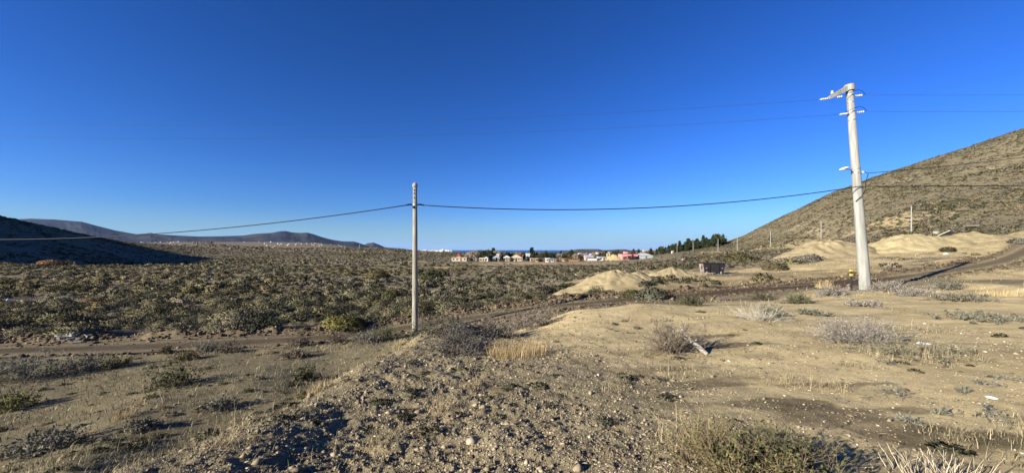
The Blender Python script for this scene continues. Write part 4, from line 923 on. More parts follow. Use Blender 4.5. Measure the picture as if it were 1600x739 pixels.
def mid_pole():
    t = empty('cable_pole', MID); tag(t, 'slim upright concrete pole with rounded cap at the edge of the dirt road', 'utility pole')
    H = MID_H
    lathe(MB(), [(-.4, .152), (0, .148), (H * .5, .125), (H - .12, .098)], 22).build('shaft', M['concrete_old'], t, smooth=True)
    lathe(MB(), [(H - .22, .10), (H - .18, .125), (H - .10, .135), (H - .03, .105), (H + .01, .05), (H + .05, .012)], 16).build('cap', M['concrete'], t, smooth=True)
    for z in (.36, .52, .74): MB().box((-.02, -.105, H - z), (.035, .03, .07), bev=.006).build('bolt_hole', M['black'], t)
    z = 2.23 - MID.z
    lathe(MB(), [(z - .03, .118), (z + .03, .118)], 20).build('steel_band', M['steel'], t)
    for s in (-1, 1):
        b = MB(); b.tube([(s * .10, -.02, z), (s * .26, -.02, z + .01), (s * .46, -.02, z - .03)], [.035, .045, .03], 8); b.build('cable_grip', M['black'], t)
    MB().box((-.03, -.13, z - .13), (.12, .09, .11), bev=.015).build('suspension_clamp', M['black'], t)
    return t
mid_pole()
def cable(name, label, pts, rad, mat, sag, n=64, seg=6):
    """hanging between points; sag in metres for each span"""
    P_ = []
    for (a_, b2), s in zip(zip(pts, pts[1:]), sag):
        a_ = Vector(a_); b2 = Vector(b2)
        for k in range(n if b2 is Vector(pts[-1]) else n):
            t = k / n; p = a_.lerp(b2, t); p.z -= s * 4 * t * (1 - t); P_.append(p)
    P_.append(Vector(pts[-1]))
    o = MB().tube(P_, rad, seg).build(name, mat, smooth=True); tag(o, label, 'cable'); return o
lowR = TM @ Vector((-.14, -.27, 5.52)); lowR2 = TM @ Vector((.3, -.16, 5.55))
zc = 2.23
cable('overhead_cable', 'black twisted cable sagging between the slim pole and the tall lamp pole', [(MID.x + .46, MID.y - .02, zc - .03), tuple(lowR)], .024, M['black'], [0.62])
cable('overhead_cable', 'black cable running down from the slim pole across the dark shaded hill', [(MID.x - .46, MID.y - .02, zc - .03), (-46, 24.5, 1.35)], .024, M['black'], [1.15])
cable('overhead_cable', 'lower black cable leaving the lamp pole towards the scrubby hill', [tuple(lowR), (62, 23.5, 5.0)], .022, M['black'], [0.3])
cable('overhead_cable', 'black service cable climbing from the lamp pole above the lower hillside cable', [tuple(TM @ Vector((.45, -.1, 6.2))), (46, 24.5, 8.1)], .017, M['black'], [0.35])
cable('power_line', 'thin upper power line crossing the open sky from the bracket arm', [tuple(ENDS['ul']), (-52, 22.5, 8.35)], .0055, M['aluminium'], [1.25])
cable('power_line', 'thin lower power line crossing the open sky under the bracket arm line', [tuple(ENDS['ml']), (-52, 22.5, 7.55)], .0055, M['aluminium'], [1.2])
cable('power_line', 'short stretch of upper power line beyond the lamp pole, above the hill', [tuple(ENDS['ur']), (64, 23.5, 9.9)], .0055, M['aluminium'], [0.15])
cable('power_line', 'short stretch of lower power line beyond the lamp pole, nearest the hill crest', [tuple(ENDS['mr']), (64, 23.5, 9.0)], .0055, M['aluminium'], [0.2])

# striped marker post
M['post_black'] = mat_flat('black_plastic', (0.025, 0.027, 0.03), rough=0.5, var=0.2)
M['post_yellow'] = mat_flat('yellow_reflector', (0.46, 0.38, 0.07), rough=0.5, var=0.1)
mp_ = at_depth(1330, 20.3); t = empty('marker_post', mp_); tag(t, 'black marker post with two yellow bands at the foot of the lamp pole', 'marker post')
MB().box((0, 0, .56), (.10, .08, 1.18), bev=.015).build('post', M['post_black'], t)
for z in (.82, 1.06): MB().box((0, 0, z), (.118, .098, .115), bev=.008).build('yellow_band', M['post_yellow'], t)

# poles along the foot of the hill
HP = [(1424, 359.5, 317, 108, 1), (1283, 372, 346, 172, 0), (1204, 385, 360, 190, 0), (1152, 390, 370, 212, 0), (1122, 394, 374, 224, 1), (1083, 396.5, 379, 248, 0), (1058, 398, 381, 262, 0), (1037, 400, 386, 300, 0), (1021, 402, 391.5, 330, 0)]
HL = ['slim pale pole with small lamp, highest of the poles on the hill foot', 'slim pole rising behind the crest of the broad soil heap', 'slim pole at the bare track where it meets the hill foot', 'slim pole on the sandy track just below the hill crest end', 'whitest slim pole, at the near end of the pine grove', 'slim pole in front of the tall pines', 'slim brown pole in front of the middle pines', 'slim brown pole in front of the smallest pines', 'short brown pole farthest along the line, left of the pines']
for (px, yb, yt, Y, lamp), lab in zip(HP, HL):
    b = at_depth(px, Y); h = (yb - yt) / F * Y
    t = empty('line_pole', b); tag(t, lab, 'utility pole', 'slim poles along the foot of the hill')
    lathe(MB(), [(-.5, .17), (0, .17), (h, .11)], 10).build('shaft', M['concrete'] if px > 1090 else M['concrete_old'], t, smooth=True)
    MB().box((0, -.03, h - .35), (.5, .1, .08)).build('crossarm', M['concrete_old'], t)
    if lamp: 
        b2 = MB(); b2.tube([(-.1, 0, h * .48), (-.7, -.1, h * .51)], .03, 6); b2.tube([(-.65, -.1, h * .51), (-.85, -.1, h * .515), (-1.2, -.1, h * .50)], [.05, .12, .05], 8); b2.build('lamp_head', M['lampwhite'], t)
fp = at_depth(1178, 205); t = MB(); t.tube([(0, 0, -.3), (0, 0, 1.9)], [.13, .11], 8); t.box((0, 0, 1.93), (.3, .3, .08)); o = t.build('fence_post', M['bark']); o.location = fp; tag(o, 'short dark post standing alone on the sandy track', 'post')

# ------------------------------------------------------------------ skip, slabs and litter
M['skip_paint'] = mat_flat('worn_black_paint', (0.012, 0.013, 0.017), rough=0.6, var=0.5, scale=2.6, dirt=(0.026, 0.021, 0.020))
M['skip_end'] = mat_flat('faded_white_paint', (0.27, 0.265, 0.25), rough=0.7, var=0.3, scale=3, dirt=(0.15, 0.11, 0.085))
M['rust'] = mat_flat('rust', (0.11, 0.05, 0.032), rough=0.9, var=0.4, scale=8)
M['skip_leg'] = mat_flat('pinkish_primer', (0.36, 0.25, 0.22), rough=0.8, var=0.3)
sk = hit(1117, 428.5); sk = Vector((sk.x, sk.y + .7, gz(sk.x, sk.y + .7)))
def skip():
    t = empty('skip', sk); tag(t, 'worn black waste skip with a whitish rust-patched end, on bare ground', 'skip'); t.rotation_euler = (0, 0, math.radians(-8))
    L0, L1, W0, W1, z0, z1 = 1.02, 1.20, 0.66, 0.80, 0.20, 1.30
    pts = [(-L0, -W0, z0), (L0, -W0, z0), (L0, W0, z0), (-L0, W0, z0), (-L1, -W1, z1), (L1, -W1, z1), (L1, W1, z1), (-L1, W1, z1)]
    i_ = .04; pin = [(-L0 + i_, -W0 + i_, z0 + i_), (L0 - i_, -W0 + i_, z0 + i_), (L0 - i_, W0 - i_, z0 + i_), (-L0 + i_, W0 - i_, z0 + i_), (-L1 + i_, -W1 + i_, z1), (L1 - i_, -W1 + i_, z1), (L1 - i_, W1 - i_, z1), (-L1 + i_, W1 - i_, z1)]
    MB().poly(pts + pin, [(3, 2, 1, 0), (0, 1, 5, 4), (1, 2, 6, 5), (2, 3, 7, 6), (3, 0, 4, 7), (8, 9, 10, 11), (12, 13, 9, 8), (13, 14, 10, 9), (14, 15, 11, 10), (15, 12, 8, 11), (4, 5, 13, 12), (5, 6, 14, 13), (6, 7, 15, 14), (7, 4, 12, 15)]).build('tub', M['skip_paint'], t)
    # whitish end plate set just proud of the tub's end
    ax = Vector((-(z1 - z0), 0, -(L1 - L0))).normalized() * .006
    e_ = MB(); q_ = [Vector((-L0, -W0 + .03, z0 + .02)), Vector((-L0, W0 - .03, z0 + .02)), Vector((-L1, W1 - .03, z1 - .09)), Vector((-L1, -W1 + .03, z1 - .09))]
    for k_ in (2, 3): q_[k_].x = -L0 - (L1 - L0) * (q_[k_].z - z0) / (z1 - z0)
    for k_ in (0, 1): q_[k_].x = -L0 - (L1 - L0) * (q_[k_].z - z0) / (z1 - z0)
    q_ = [p + ax * 1.5 for p in q_]; e_.poly(q_ + [p - ax for p in q_], [(0, 3, 2, 1), (4, 5, 6, 7), (0, 1, 5, 4), (1, 2, 6, 5), (2, 3, 7, 6), (3, 0, 4, 7)]); ep = e_.build('end_panel', M['skip_end'], t)
    pc = MB(); c = Vector((-L0 - (L1 - L0) * (.80 - z0) / (z1 - z0), -.1, .80)) + ax * 1.2; u_ = Vector((0, 1, 0)); v_ = Vector((-(L1 - L0), 0, z1 - z0)).normalized(); nn = ax.normalized()
    ring = [c + u_ * .26 * math.cos(k * math.pi / 8) * (1 + .1 * math.sin(3 * k)) + v_ * .25 * math.sin(k * math.pi / 8) for k in range(16)]
    pc.poly(ring + [p + nn * .02 for p in ring], [tuple(range(15, -1, -1)), tuple(range(16, 32))] + [(k, (k + 1) % 16, 16 + (k + 1) % 16, 16 + k) for k in range(16)]); pc.build('rusty_patch', M['rust'], ep)
    b = MB()
    for s in (-1, 1):
        b.box((0, s * (W1 + .02), z1 - .02), (2 * L1 + .16, .09, .09), bev=.012); b.box((s * (L1 + .02), 0, z1 - .022), (.085, 2 * W1 - .04, .085), bev=.012)
    b.build('rim', M['skip_paint'], t)
    for s in (-1, 1):
        for x in (-.5, .5):
            MB().poly([(x - .05, s * (W0 + .01), z0 + .02), (x + .05, s * (W0 + .01), z0 + .02), (x + .05, s * (W1 - .0), z1 - .08), (x - .05, s * (W1 - .0), z1 - .08), (x - .05, s * (W0 + .08), z0 + .02), (x + .05, s * (W0 + .08), z0 + .02), (x + .05, s * (W1 + .05), z1 - .08), (x - .05, s * (W1 + .05), z1 - .08)],
                      [(0, 3, 2, 1), (4, 5, 6, 7), (0, 1, 5, 4), (1, 2, 6, 5), (2, 3, 7, 6), (3, 0, 4, 7)]).build('side_rib', M['skip_paint'], t)
            MB().tube([(x * 1.7, s * (W1 - .12), .72), (x * 1.7, s * (W1 + .14), .72)], .05, 10).build('lifting_lug', M['steel'], t)
            MB().poly([(x * 1.5 - .09, s * W0 - .05, z0 + .12), (x * 1.5 + .09, s * W0 - .05, z0 + .12), (x * 1.7 + .06, s * W0 + .07, -.05), (x * 1.7 - .08, s * W0 + .07, -.05), (x * 1.5 - .09, s * W0 + .05, z0 + .12), (x * 1.5 + .09, s * W0 + .05, z0 + .12), (x * 1.7 + .06, s * W0 + .17, -.05), (x * 1.7 - .08, s * W0 + .17, -.05)],
                      [(0, 1, 2, 3), (7, 6, 5, 4), (0, 4, 5, 1), (1, 5, 6, 2), (2, 6, 7, 3), (3, 7, 4, 0)]).build('leg', M['skip_leg'], t)
skip()
def slab(label, px, py, d, rot, mat='slab', name='concrete_slab', cat='slab', lift=.3):
    p = hit(px, py, 5); b = MB(); b.box((0, 0, 0), d, bev=.03); 
    rr_ = random.Random(px)
    for v in b.bm.verts: v.co += Vector((rr_.uniform(-1, 1) * d[0] * .06, rr_.uniform(-1, 1) * d[1] * .06, 0))
    o = b.build(name, M[mat]); o.location = p + Vector((0, 0, lift)); o.rotation_euler = [math.radians(x) for x in rot]; tag(o, label, cat); return o
slab('tilted pale concrete slab resting on the rubble below the hill', 1479, 370, (2.0, 2.2, .16), (-32, 12, 20), lift=.55)
slab('long flat whitish slab lying under the tilted slab', 1466, 374, (3.4, 1.2, .25), (-8, 2, -6), lift=.15)
slab('grey stone block leaning at the back of the broken slabs', 1464, 366, (1.6, 1.0, .6), (10, 6, 30), mat='concrete_old', lift=.2)
slab('square tan panel lying flat on the hill foot near the slabs', 1513, 358, (2.4, 2.6, .1), (-22, 0, -20), lift=.2)
M['litter'] = mat_flat('white_plastic', (0.78, 0.77, 0.74), rough=0.6, var=0.1)
def litter(label, px, py, s, seed, name='plastic_scrap', cat='litter', h=.35):
    p = hit(px, py); rr_ = random.Random(seed); b = MB(); r_ = bmesh.ops.create_icosphere(b.bm, subdivisions=2, radius=1)
    for v in b.bm.verts: v.co = Vector((v.co.x * s * (1 + rr_.uniform(-.25, .25)), v.co.y * s * .6 * (1 + rr_.uniform(-.25, .25)), v.co.z * s * h * (1 + rr_.uniform(-.3, .3))))
    o = b.build(name, M['litter']); o.location = p + Vector((0, 0, s * h * .5)); o.rotation_euler = (0, 0, rr_.uniform(0, 3)); tag(o, label, cat); return o
litter('flat white scrap lying on the sand past the matted bush', 1443, 538, .11, 1, h=.25)
litter('small white scrap on the open sand near the small grey tuft', 1550, 622, .05, 2, h=.3)
litter('white crumpled sheet on the weeds beside the gully', 1478, 398, .35, 3, h=.4)
litter('white bag stuck in the scrub left of the long gravel heap', 899, 431, .30, 4, name='plastic_bag', cat='bag', h=.7)
litter('white bag stuck in the scrub above the low pale heap', 1067, 407, .34, 5, name='plastic_bag', cat='bag', h=.8)
litter('white bag caught high in the scrub by the frame edge', 13, 471, .14, 6, name='plastic_bag', cat='bag', h=1.2)
litter('white scrap caught in the scrub on the plain', 331, 437, .3, 7, h=.5)
litter('white sack under the pines on the sandy slope', 1108, 386, 1.1, 8, name='plastic_bag', cat='bag', h=.7)
rb = hit(108, 525); rr_ = random.Random(3); b = MB()
t = empty('rubble_pile', rb); tag(t, 'flat whitish pile of broken rubble beside the road at the scrub edge', 'rubble')
for k in range(26):
    x = rr_.gauss(0, .5); y = rr_.gauss(0, .2); b.box((x, y, gz(rb.x + x, rb.y + y) - rb.z + .04), (rr_.uniform(.1, .28), rr_.uniform(.1, .2), rr_.uniform(.04, .10)), Matrix.Rotation(rr_.uniform(0, 3), 3, 'Z') @ Matrix.Rotation(rr_.uniform(-.4, .4), 3, 'X'))
b.build('broken_chunks', M['rubble'], t)

# ------------------------------------------------------------------ houses of the village
def paint(name, c, var=0.12): return mat_flat(name, c, rough=0.85, var=var, scale=1.5)
HM = {'cream': paint('cream_plaster', (0.48, 0.43, 0.33)), 'white': paint('white_plaster', (0.58, 0.57, 0.54)), 'pink': paint('pink_plaster', (0.58, 0.25, 0.25)), 'grey': paint('grey_sheet', (0.34, 0.37, 0.40)), 'tan': paint('tan_plaster', (0.50, 0.38, 0.22)),
      'salmon': paint('salmon_plaster', (0.42, 0.29, 0.21)), 'brown': paint('brown_board', (0.10, 0.07, 0.055)), 'brick': paint('brick_red', (0.27, 0.16, 0.10)), 'lavender': paint('lavender_sheet', (0.36, 0.33, 0.45)), 'redroof': paint('red_roof', (0.30, 0.07, 0.06)), 'bluegrey': paint('blue_grey_board', (0.28, 0.36, 0.37)), 'glass': mat_flat('dark_window', (0.03, 0.04, 0.05), rough=0.15, var=0.2), 'door': paint('door_wood', (0.15, 0.09, 0.06)), 'darkred': paint('dark_red_trim', (0.24, 0.06, 0.07))}
def house(label, px0, px1, Y, h, wall, roof, roof_h, style='gable', d=7.0, rz=0.0, nwin=2, name='house', cat='house', z_off=0.0, door=True, group=None):
    w = (px1 - px0) / F * Y; p = at_depth((px0 + px1) / 2, Y); t = empty(name, (p.x, p.y, p.z + z_off), rz); tag(t, label, cat, group)
    MB().box((0, 0, h / 2 - .4), (w, d, h + .8)).build('wall', HM[wall], t)
    if style == 'gable':        # ridge along the front
        o_ = .35; b = MB(); b.poly([(-w / 2 - o_, -d / 2 - o_, h - .02), (w / 2 + o_, -d / 2 - o_, h - .02), (w / 2 + o_, d / 2 + o_, h - .02), (-w / 2 - o_, d / 2 + o_, h - .02), (-w / 2 - o_, 0, h + roof_h), (w / 2 + o_, 0, h + roof_h)], [(3, 2, 1, 0), (0, 1, 5, 4), (2, 3, 4, 5), (0, 4, 3), (1, 2, 5)]); b.build('roof', HM[roof], t)
    elif style == 'front':      # gable end to the front
        o_ = .3; b = MB(); b.poly([(-w / 2 - o_, -d / 2 - o_, h - .02), (w / 2 + o_, -d / 2 - o_, h - .02), (w / 2 + o_, d / 2 + o_, h - .02), (-w / 2 - o_, d / 2 + o_, h - .02), (0, -d / 2 - o_, h + roof_h), (0, d / 2 + o_, h + roof_h)], [(3, 2, 1, 0), (0, 4, 5, 3), (1, 2, 5, 4), (0, 1, 4), (2, 3, 5)]); b.build('roof', HM[roof], t)
    else:
        MB().box((0, 0, h + roof_h / 2 + .003), (w + .5, d + .5, max(roof_h, .15))).build('roof', HM[roof], t)
    n = nwin + (1 if door else 0)
    for k in range(n):
        x = -w / 2 + (k + .5) * w / n
        if door and k == n // 2: MB().box((x, -d / 2 - .02, 1.0), (.95, .08, 2.0)).build('door', HM['door'], t)
        else: MB().box((x, -d / 2 - .02, h * .56), (.95, .08, .9)).build('window', HM['glass'], t)
    return t
house('long cream house with one steep red roof, leftmost of the village', 707, 730, 240, 1.9, 'cream', 'tan', .25, 'flat', nwin=3)
house('red roofed block rising behind the long cream house', 714.5, 720.5, 248, 3.0, 'salmon', 'redroof', 2.2, 'front', d=5, nwin=1, door=False)
house('low grey sheet shed between the cream house and the white house', 735, 745, 243, 1.5, 'grey', 'grey', .3, 'gable', nwin=1)
house('low tan house with a white extension behind the straw field', 750, 758, 236, 1.9, 'tan', 'white', .3, 'flat', nwin=1)
house('small bright white house joined to the low tan house', 757.5, 763, 235, 2.0, 'white', 'white', .8, 'front', nwin=1, door=False)
house('blue-grey boarded house with a gable end to the field', 770.5, 781, 238, 2.0, 'bluegrey', 'grey', 1.5, 'front', nwin=2)
house('white upper storey peeping over the blue-grey boarded house', 776, 780, 250, 3.9, 'white', 'white', .4, 'flat', d=4, nwin=1, door=False)
house('wide cream house with a low gable, next to the blue-grey house', 787, 797, 240, 2.1, 'cream', 'white', 1.2, 'front', nwin=2)
house('larger cream house with a tall centre gable under the conifers', 797.5, 816, 242, 2.1, 'cream', 'cream', 1.9, 'front', d=9, nwin=4)
house('small white house set back among the conifers right of the cream gable', 822, 827.5, 262, 3.6, 'white', 'white', .9, 'gable', nwin=1)
house('salmon house with a flat roof in front of the tall conifer', 828.5, 840, 228, 1.6, 'salmon', 'salmon', .3, 'flat', nwin=2)
house('dark brown boarded shed beside the salmon house', 841, 852, 230, 1.7, 'brown', 'brown', .6, 'gable', nwin=1, name='shed', cat='shed')
house('square white cube house at the end of the brown shed', 852.5, 859, 226, 2.1, 'white', 'white', .2, 'flat', d=6, nwin=1)
house('low white house with grey roof next to the square white cube', 860, 867, 226, 1.5, 'white', 'grey', .5, 'gable', nwin=1)
house('white roofed house half hidden among bare trees behind the brick wall', 875, 885, 268, 3.0, 'cream', 'white', 1.0, 'gable', nwin=1)
house('white house on the rise behind the bare trees, left of the tower house', 902, 910, 330, 1.7, 'white', 'white', 1.0, 'gable', nwin=2, z_off=0.9)
house('white house with a narrow tower on the rise behind the village', 922, 931, 320, 1.8, 'white', 'white', 1.0, 'gable', nwin=2, z_off=0.3)
house('narrow white tower at the end of the house on the rise', 931.5, 933.5, 318, 3.6, 'white', 'white', .3, 'flat', d=2, nwin=1, door=False, name='tower', cat='tower', z_off=0.3)
house('lavender roofed house behind the low white wall', 914, 925, 240, 2.2, 'salmon', 'lavender', 1.2, 'gable', nwin=2)
house('white box shaped house at the end of the low white wall', 934.5, 944, 230, 1.9, 'white', 'grey', .5, 'gable', nwin=1)
house('pale salmon house on the skyline behind the tower house', 934, 940, 420, 1.7, 'salmon', 'redroof', 1.0, 'gable', nwin=2, z_off=0.3)
house('cream house on the skyline above the conifers left of the pink house', 948, 955, 430, 1.7, 'cream', 'white', 1.0, 'gable', nwin=2, z_off=0.3)
house('pale tan house on the skyline above the grey barn', 1005, 1011, 520, 2, 'tan', 'tan', 1.0, 'gable', nwin=2, z_off=0.2)
def low_wall(label, px0, px1, Y, h, mat):
    w = (px1 - px0) / F * Y; p = at_depth((px0 + px1) / 2, Y); t = empty('garden_wall', p); tag(t, label, 'wall')
    b = MB(); b.box((0, 0, h / 2 - .3), (w, .25, h + .6)); b.build('panel', HM[mat], t)
    MB().box((0, 0, h + .043), (w + .1, .36, .08)).build('coping', HM['white' if mat == 'white' else 'tan'], t)
low_wall('low white garden wall before the lavender roofed house', 915, 933, 228, 1.2, 'white')
low_wall('long orange brick garden wall below the bare rust-coloured hedge', 889, 908, 229, .9, 'brick')
low_wall('short salmon garden wall left of the orange brick wall', 871, 882, 228, .9, 'salmon')
for px, lab in ((948.5, 'whitish gate pillar, nearer the white box house'), (952, 'whitish gate pillar, nearer the ochre mound')):
    p = at_depth(px, 228); t = MB(); t.box((0, 0, 1.9), (.6, .6, 4.2)); t.box((0, 0, 4.05), (.8, .8, .18)); o = t.build('gate_pillar', HM['tan']); o.location = p; tag(o, lab, 'pillar', 'pair of gate pillars')
def pink_house():
    Y = 226; p = at_depth(981.5, Y); t = empty('pink_house', p); tag(t, 'bright pink two part house with a raised block on its roof', 'house')
    s = Y / F
    MB().box((-5.5 * s, 0, 1.35), (15 * s, 8, 3.5)).build('wall', HM['pink'], t); w2 = MB(); w2.box((5.6 * s, .5, 1.55), (13.5 * s, 7, 3.1)); w2.build('wall', HM['pink'], t)
    MB().box((-5.5 * s, 0, 3.2), (15.4 * s, 8.3, .2)).build('roof', HM['darkred'], t); MB().box((5.6 * s, .5, 3.21), (13.4 * s, 7.3, .22)).build('roof', HM['darkred'], t)
    MB().box((-4 * s, .5, 3.85), (4.5 * s, 3, 1.2)).build('roof_block', HM['pink'], t)
    MB().box((1.5 * s, -4.3, 2.15), (14 * s, 1.2, .22)).build('canopy', HM['darkred'], t)
    for x in (-9.5, -6.5, -2.5, 2.2, 5.2, 8.2, 11): 
        MB().box((x * s, -4.02 if x < 2 else -3.02, 1.25), (.9, .1, 1.1)).build('window', HM['glass'], t)
    MB().box((-.2 * s, -4.02, .95), (.9, .1, 2.0)).build('door', HM['door'], t)
pink_house()
house('large grey sheet metal barn with a wide gable beside the pink house', 995, 1015.5, 228, 1.7, 'grey', 'grey', 1.5, 'front', d=10, nwin=0, name='barn', cat='barn')
house('little white hut at the foot of the pine grove', 1049.8, 1051.4, 262, 1.1, 'white', 'white', .4, 'front', d=2, nwin=0, name='hut', cat='hut')

# ------------------------------------------------------------------ trees
def crown_mesh(kind, seed):
    r = np.random.default_rng(seed)
    if kind == 'pine':
        n = 520; z = r.random(n) ** 0.85; lob = 1 + .35 * np.sin(z * 22 + r.uniform(0, 6)) * .6
        rad = (0.04 + 0.27 * np.power(1 - z, .72) * np.clip(z * 6 + .25, 0, 1)) * lob * np.sqrt(r.random(n)) * r.uniform(.8, 1.2, n); az = r.uniform(0, 6.28, n)
        p = np.stack([np.cos(az) * rad, np.sin(az) * rad, .10 + .90 * z], 1); s = .055
        ax = np.stack([np.cos(az), np.sin(az), np.full(n, .1)], 1) + r.normal(size=(n, 3)) * .4
    elif kind == 'broad':
        V, sh = leaf_cloud(420, .16, 1.1, 7, seed, 1.8); V = V * np.array([.46, .46, .62]) + np.array([0, 0, .22]); return V, sh
    ax /= np.linalg.norm(ax, axis=1)[:, None]; b = np.cross(ax, r.normal(size=(n, 3))); b /= np.linalg.norm(b, axis=1)[:, None]
    ss = s * r.uniform(.7, 1.4, n)[:, None]
    return np.stack([p - ax * ss, p + b * ss * .55, p + ax * ss, p - b * ss * .55], 1).reshape(-1, 3), np.repeat(r.uniform(.6, 1.4, n), 4)
TREE = {}
def tree_parts(kind, v):
    if (kind, v) in TREE: return TREE[kind, v]
    r = np.random.default_rng(700 + v)
    if kind in ('pine', 'broad'):
        V, sh = crown_mesh(kind, 800 + v); c = {'pine': (0.040, 0.052, 0.024), 'broad': (0.05, 0.055, 0.028)}[kind]
        cm_ = mesh_np('crown', V, quads(len(V)), np.array(c)[None] * sh[:, None], mats=(M['leaf'],))
    else:   # bare: many rising twigs
        P_ = []; R_ = []; up = .93 if kind == 'poplar' else .5
        for k in range(150 if kind == 'poplar' else 190):
            z0 = r.uniform(.1, .75); az = r.uniform(0, 6.28); lean = (r.uniform(.03, .22) if kind == 'poplar' else r.uniform(.2, 1.0)); L = (1 - z0) * r.uniform(.4, 1.0) * (1 if kind == 'poplar' else .7)
            d = np.array([math.cos(az) * math.sin(lean), math.sin(az) * math.sin(lean), math.cos(lean)]); a_ = np.array([0, 0, z0]); m_ = a_ + d * L * .5 + r.normal(size=3) * .02
            P_.append(np.array([a_, m_, m_ + (d * .6 + np.array([0, 0, .5])) * L * .5])); R_.append(np.array([.020, .016, .010]) * (1 if kind == 'poplar' else 1.4))
        V, Q = tube_np(P_, R_); c = {'poplar': (0.30, 0.245, 0.18), 'bare': (0.26, 0.21, 0.155), 'rustbare': (0.27, 0.145, 0.07)}[kind]
        cm_ = mesh_np('crown', V, Q, np.array(c)[None] * r.uniform(.75, 1.25, (len(V), 1)), mats=(M['straw'],))
    V, Q = tube_np([np.array([(0, 0, -.05), (0.005, 0, .3), (0, .005, .62 if kind != 'broad' else .4)])], [np.array([.028, .022, .010])], 6)
    tm_ = mesh_np('trunk', V, Q, mats=(M['bark'],), smooth=True)
    TREE[kind, v] = (cm_, tm_); return TREE[kind, v]
def tree(kind, name, label, px, top, Y, group=None, wide=1.0, v=None, r_=random):
    p = at_depth(px, Y); h = max((HZ - top) / F * Y - p.z, 2.0)
    cm_, tm_ = tree_parts(kind, v if v is not None else r_.randrange(5))
    t = empty(name, p, r_.uniform(0, 6.28)); t.scale = (h * wide, h * wide, h); tag(t, label, 'tree', group)
    link(bpy.data.objects.new('crown', cm_), t); link(bpy.data.objects.new('trunk', tm_), t)
random.seed(11)
PG = [(1030, 386), (1035, 383), (1040, 386), (1045, 383.5), (1052, 379), (1056, 380.5), (1062, 376.5), (1066, 381), (1070.5, 378), (1075.5, 372.8), (1081, 372.8), (1084.5, 376), (1089, 373), (1093, 374.5), (1099, 367.8), (1104, 371), (1109.5, 372), (1114.5, 368), (1120, 363.4), (1124, 364.5), (1127.5, 364)]
for i, (px, top) in enumerate(PG):
    tree('broad' if i % 3 == 1 or i > 17 else 'pine', 'pine_tree', 'dark green pine in the grove that climbs the foot of the hill', px, top, 285 + random.uniform(-6, 10), 'pines of the grove on the hill foot', wide=random.uniform(.9, 1.35))
for i in range(26):
    px = random.uniform(1033, 1124); top = np.interp(px, [q[0] for q in PG], [q[1] for q in PG]) + random.uniform(4, 9)
    tree('pine', 'pine_tree', 'dark green pine in the grove that climbs the foot of the hill', px, top, 274 + random.uniform(-5, 5), 'pines of the grove on the hill foot', wide=random.uniform(1.2, 1.6))
for i in range(34):
    px = 266 + 84 * (i + random.uniform(-.3, .3)) / 33; top = (383 if px < 285 else 381.5 if px < 300 else 377.5 if px < 342 else 381) + random.uniform(-1, 1.5)
    k = 'broad' if (290 < px < 303 and i % 2) or px > 344 else 'poplar'
    if k == 'poplar': tree(k, 'bare_poplar', 'bare pale poplar in the row on the plain below the dark mesa', px, top, 560 + random.uniform(-20, 20), 'bare poplars in the row on the plain', wide=random.uniform(.9, 1.3))
    else: tree(k, 'dark_tree', 'dark leafy tree standing among the bare poplars on the plain', px, top + 3, 545, 'dark trees among the bare poplars', wide=1.1)
VT = [('bare', 731, 394), ('bare', 736, 392.5), ('bare', 741, 392), ('bare', 746, 393.5), ('broad', 753, 391), ('broad', 757, 389.8), ('broad', 761, 390), ('broad', 765, 392), ('bare', 768, 395), ('pine', 771, 388.8), ('bare', 775, 391.5), ('bare', 780, 392.5), ('rustbare', 785, 395), ('rustbare', 789, 396), ('pine', 792, 395.5), ('pine', 796, 396), ('broad', 801, 395.5), ('broad', 805, 396), ('rustbare', 809, 394), ('rustbare', 813, 394.5), ('pine', 818, 397), ('pine', 831, 388), ('pine', 835, 395), ('pine', 839, 395.5), ('broad', 843, 397), ('broad', 849, 394), ('pine', 853, 393), ('broad', 858, 394.5), ('pine', 863, 396), ('broad', 868, 395), ('bare', 873, 396), ('pine', 876, 393.5), ('bare', 880, 395), ('rustbare', 884, 398), ('broad', 889, 392.5), ('pine', 893, 391.5), ('broad', 897, 393), ('bare', 900, 396), ('pine', 906, 398), ('rustbare', 911, 399), ('bare', 916, 396), ('broad', 921, 399), ('broad', 925, 398), ('bare', 929, 397), ('pine', 938, 396), ('broad', 942, 394), ('pine', 947, 393), ('bare', 952, 395), ('broad', 957, 393), ('pine', 962, 393.5), ('pine', 966, 392), ('broad', 974, 393), ('pine', 979, 394.5), ('pine', 990, 390.2), ('broad', 986, 393.5), ('pine', 998, 390.5), ('bare', 1003, 393), ('pine', 1017, 389), ('broad', 1012, 393), ('bare', 1023, 391), ('pine', 1026, 390)]
VL = {'bare': ('bare_tree', 'leafless greyish tree among the village houses', 'leafless greyish trees among the village houses'), 'rustbare': ('bare_tree', 'leafless rust-coloured tree among the village houses', 'leafless rust-coloured trees among the village houses'),
      'broad': ('broadleaf_tree', 'dark rounded evergreen among the village houses', 'dark rounded evergreens among the village houses'), 'pine': ('conifer_tree', 'dark pointed conifer among the village houses', 'dark pointed conifers among the village houses')}
for k, px, top in VT:
    n_2, l_2, g_2 = VL[k]
    if px == 831: l_2, g_2 = 'tallest pointed conifer of the village, standing behind the salmon house', None
    if px == 771: l_2, g_2 = 'thin dark spire of a conifer behind the blue-grey house', None
    tree(k, n_2, l_2, px, top - 1.2, 262 + random.uniform(-8, 20), g_2, wide=random.uniform(1.1, 1.6) * (.9 if k == 'pine' else 1.3))
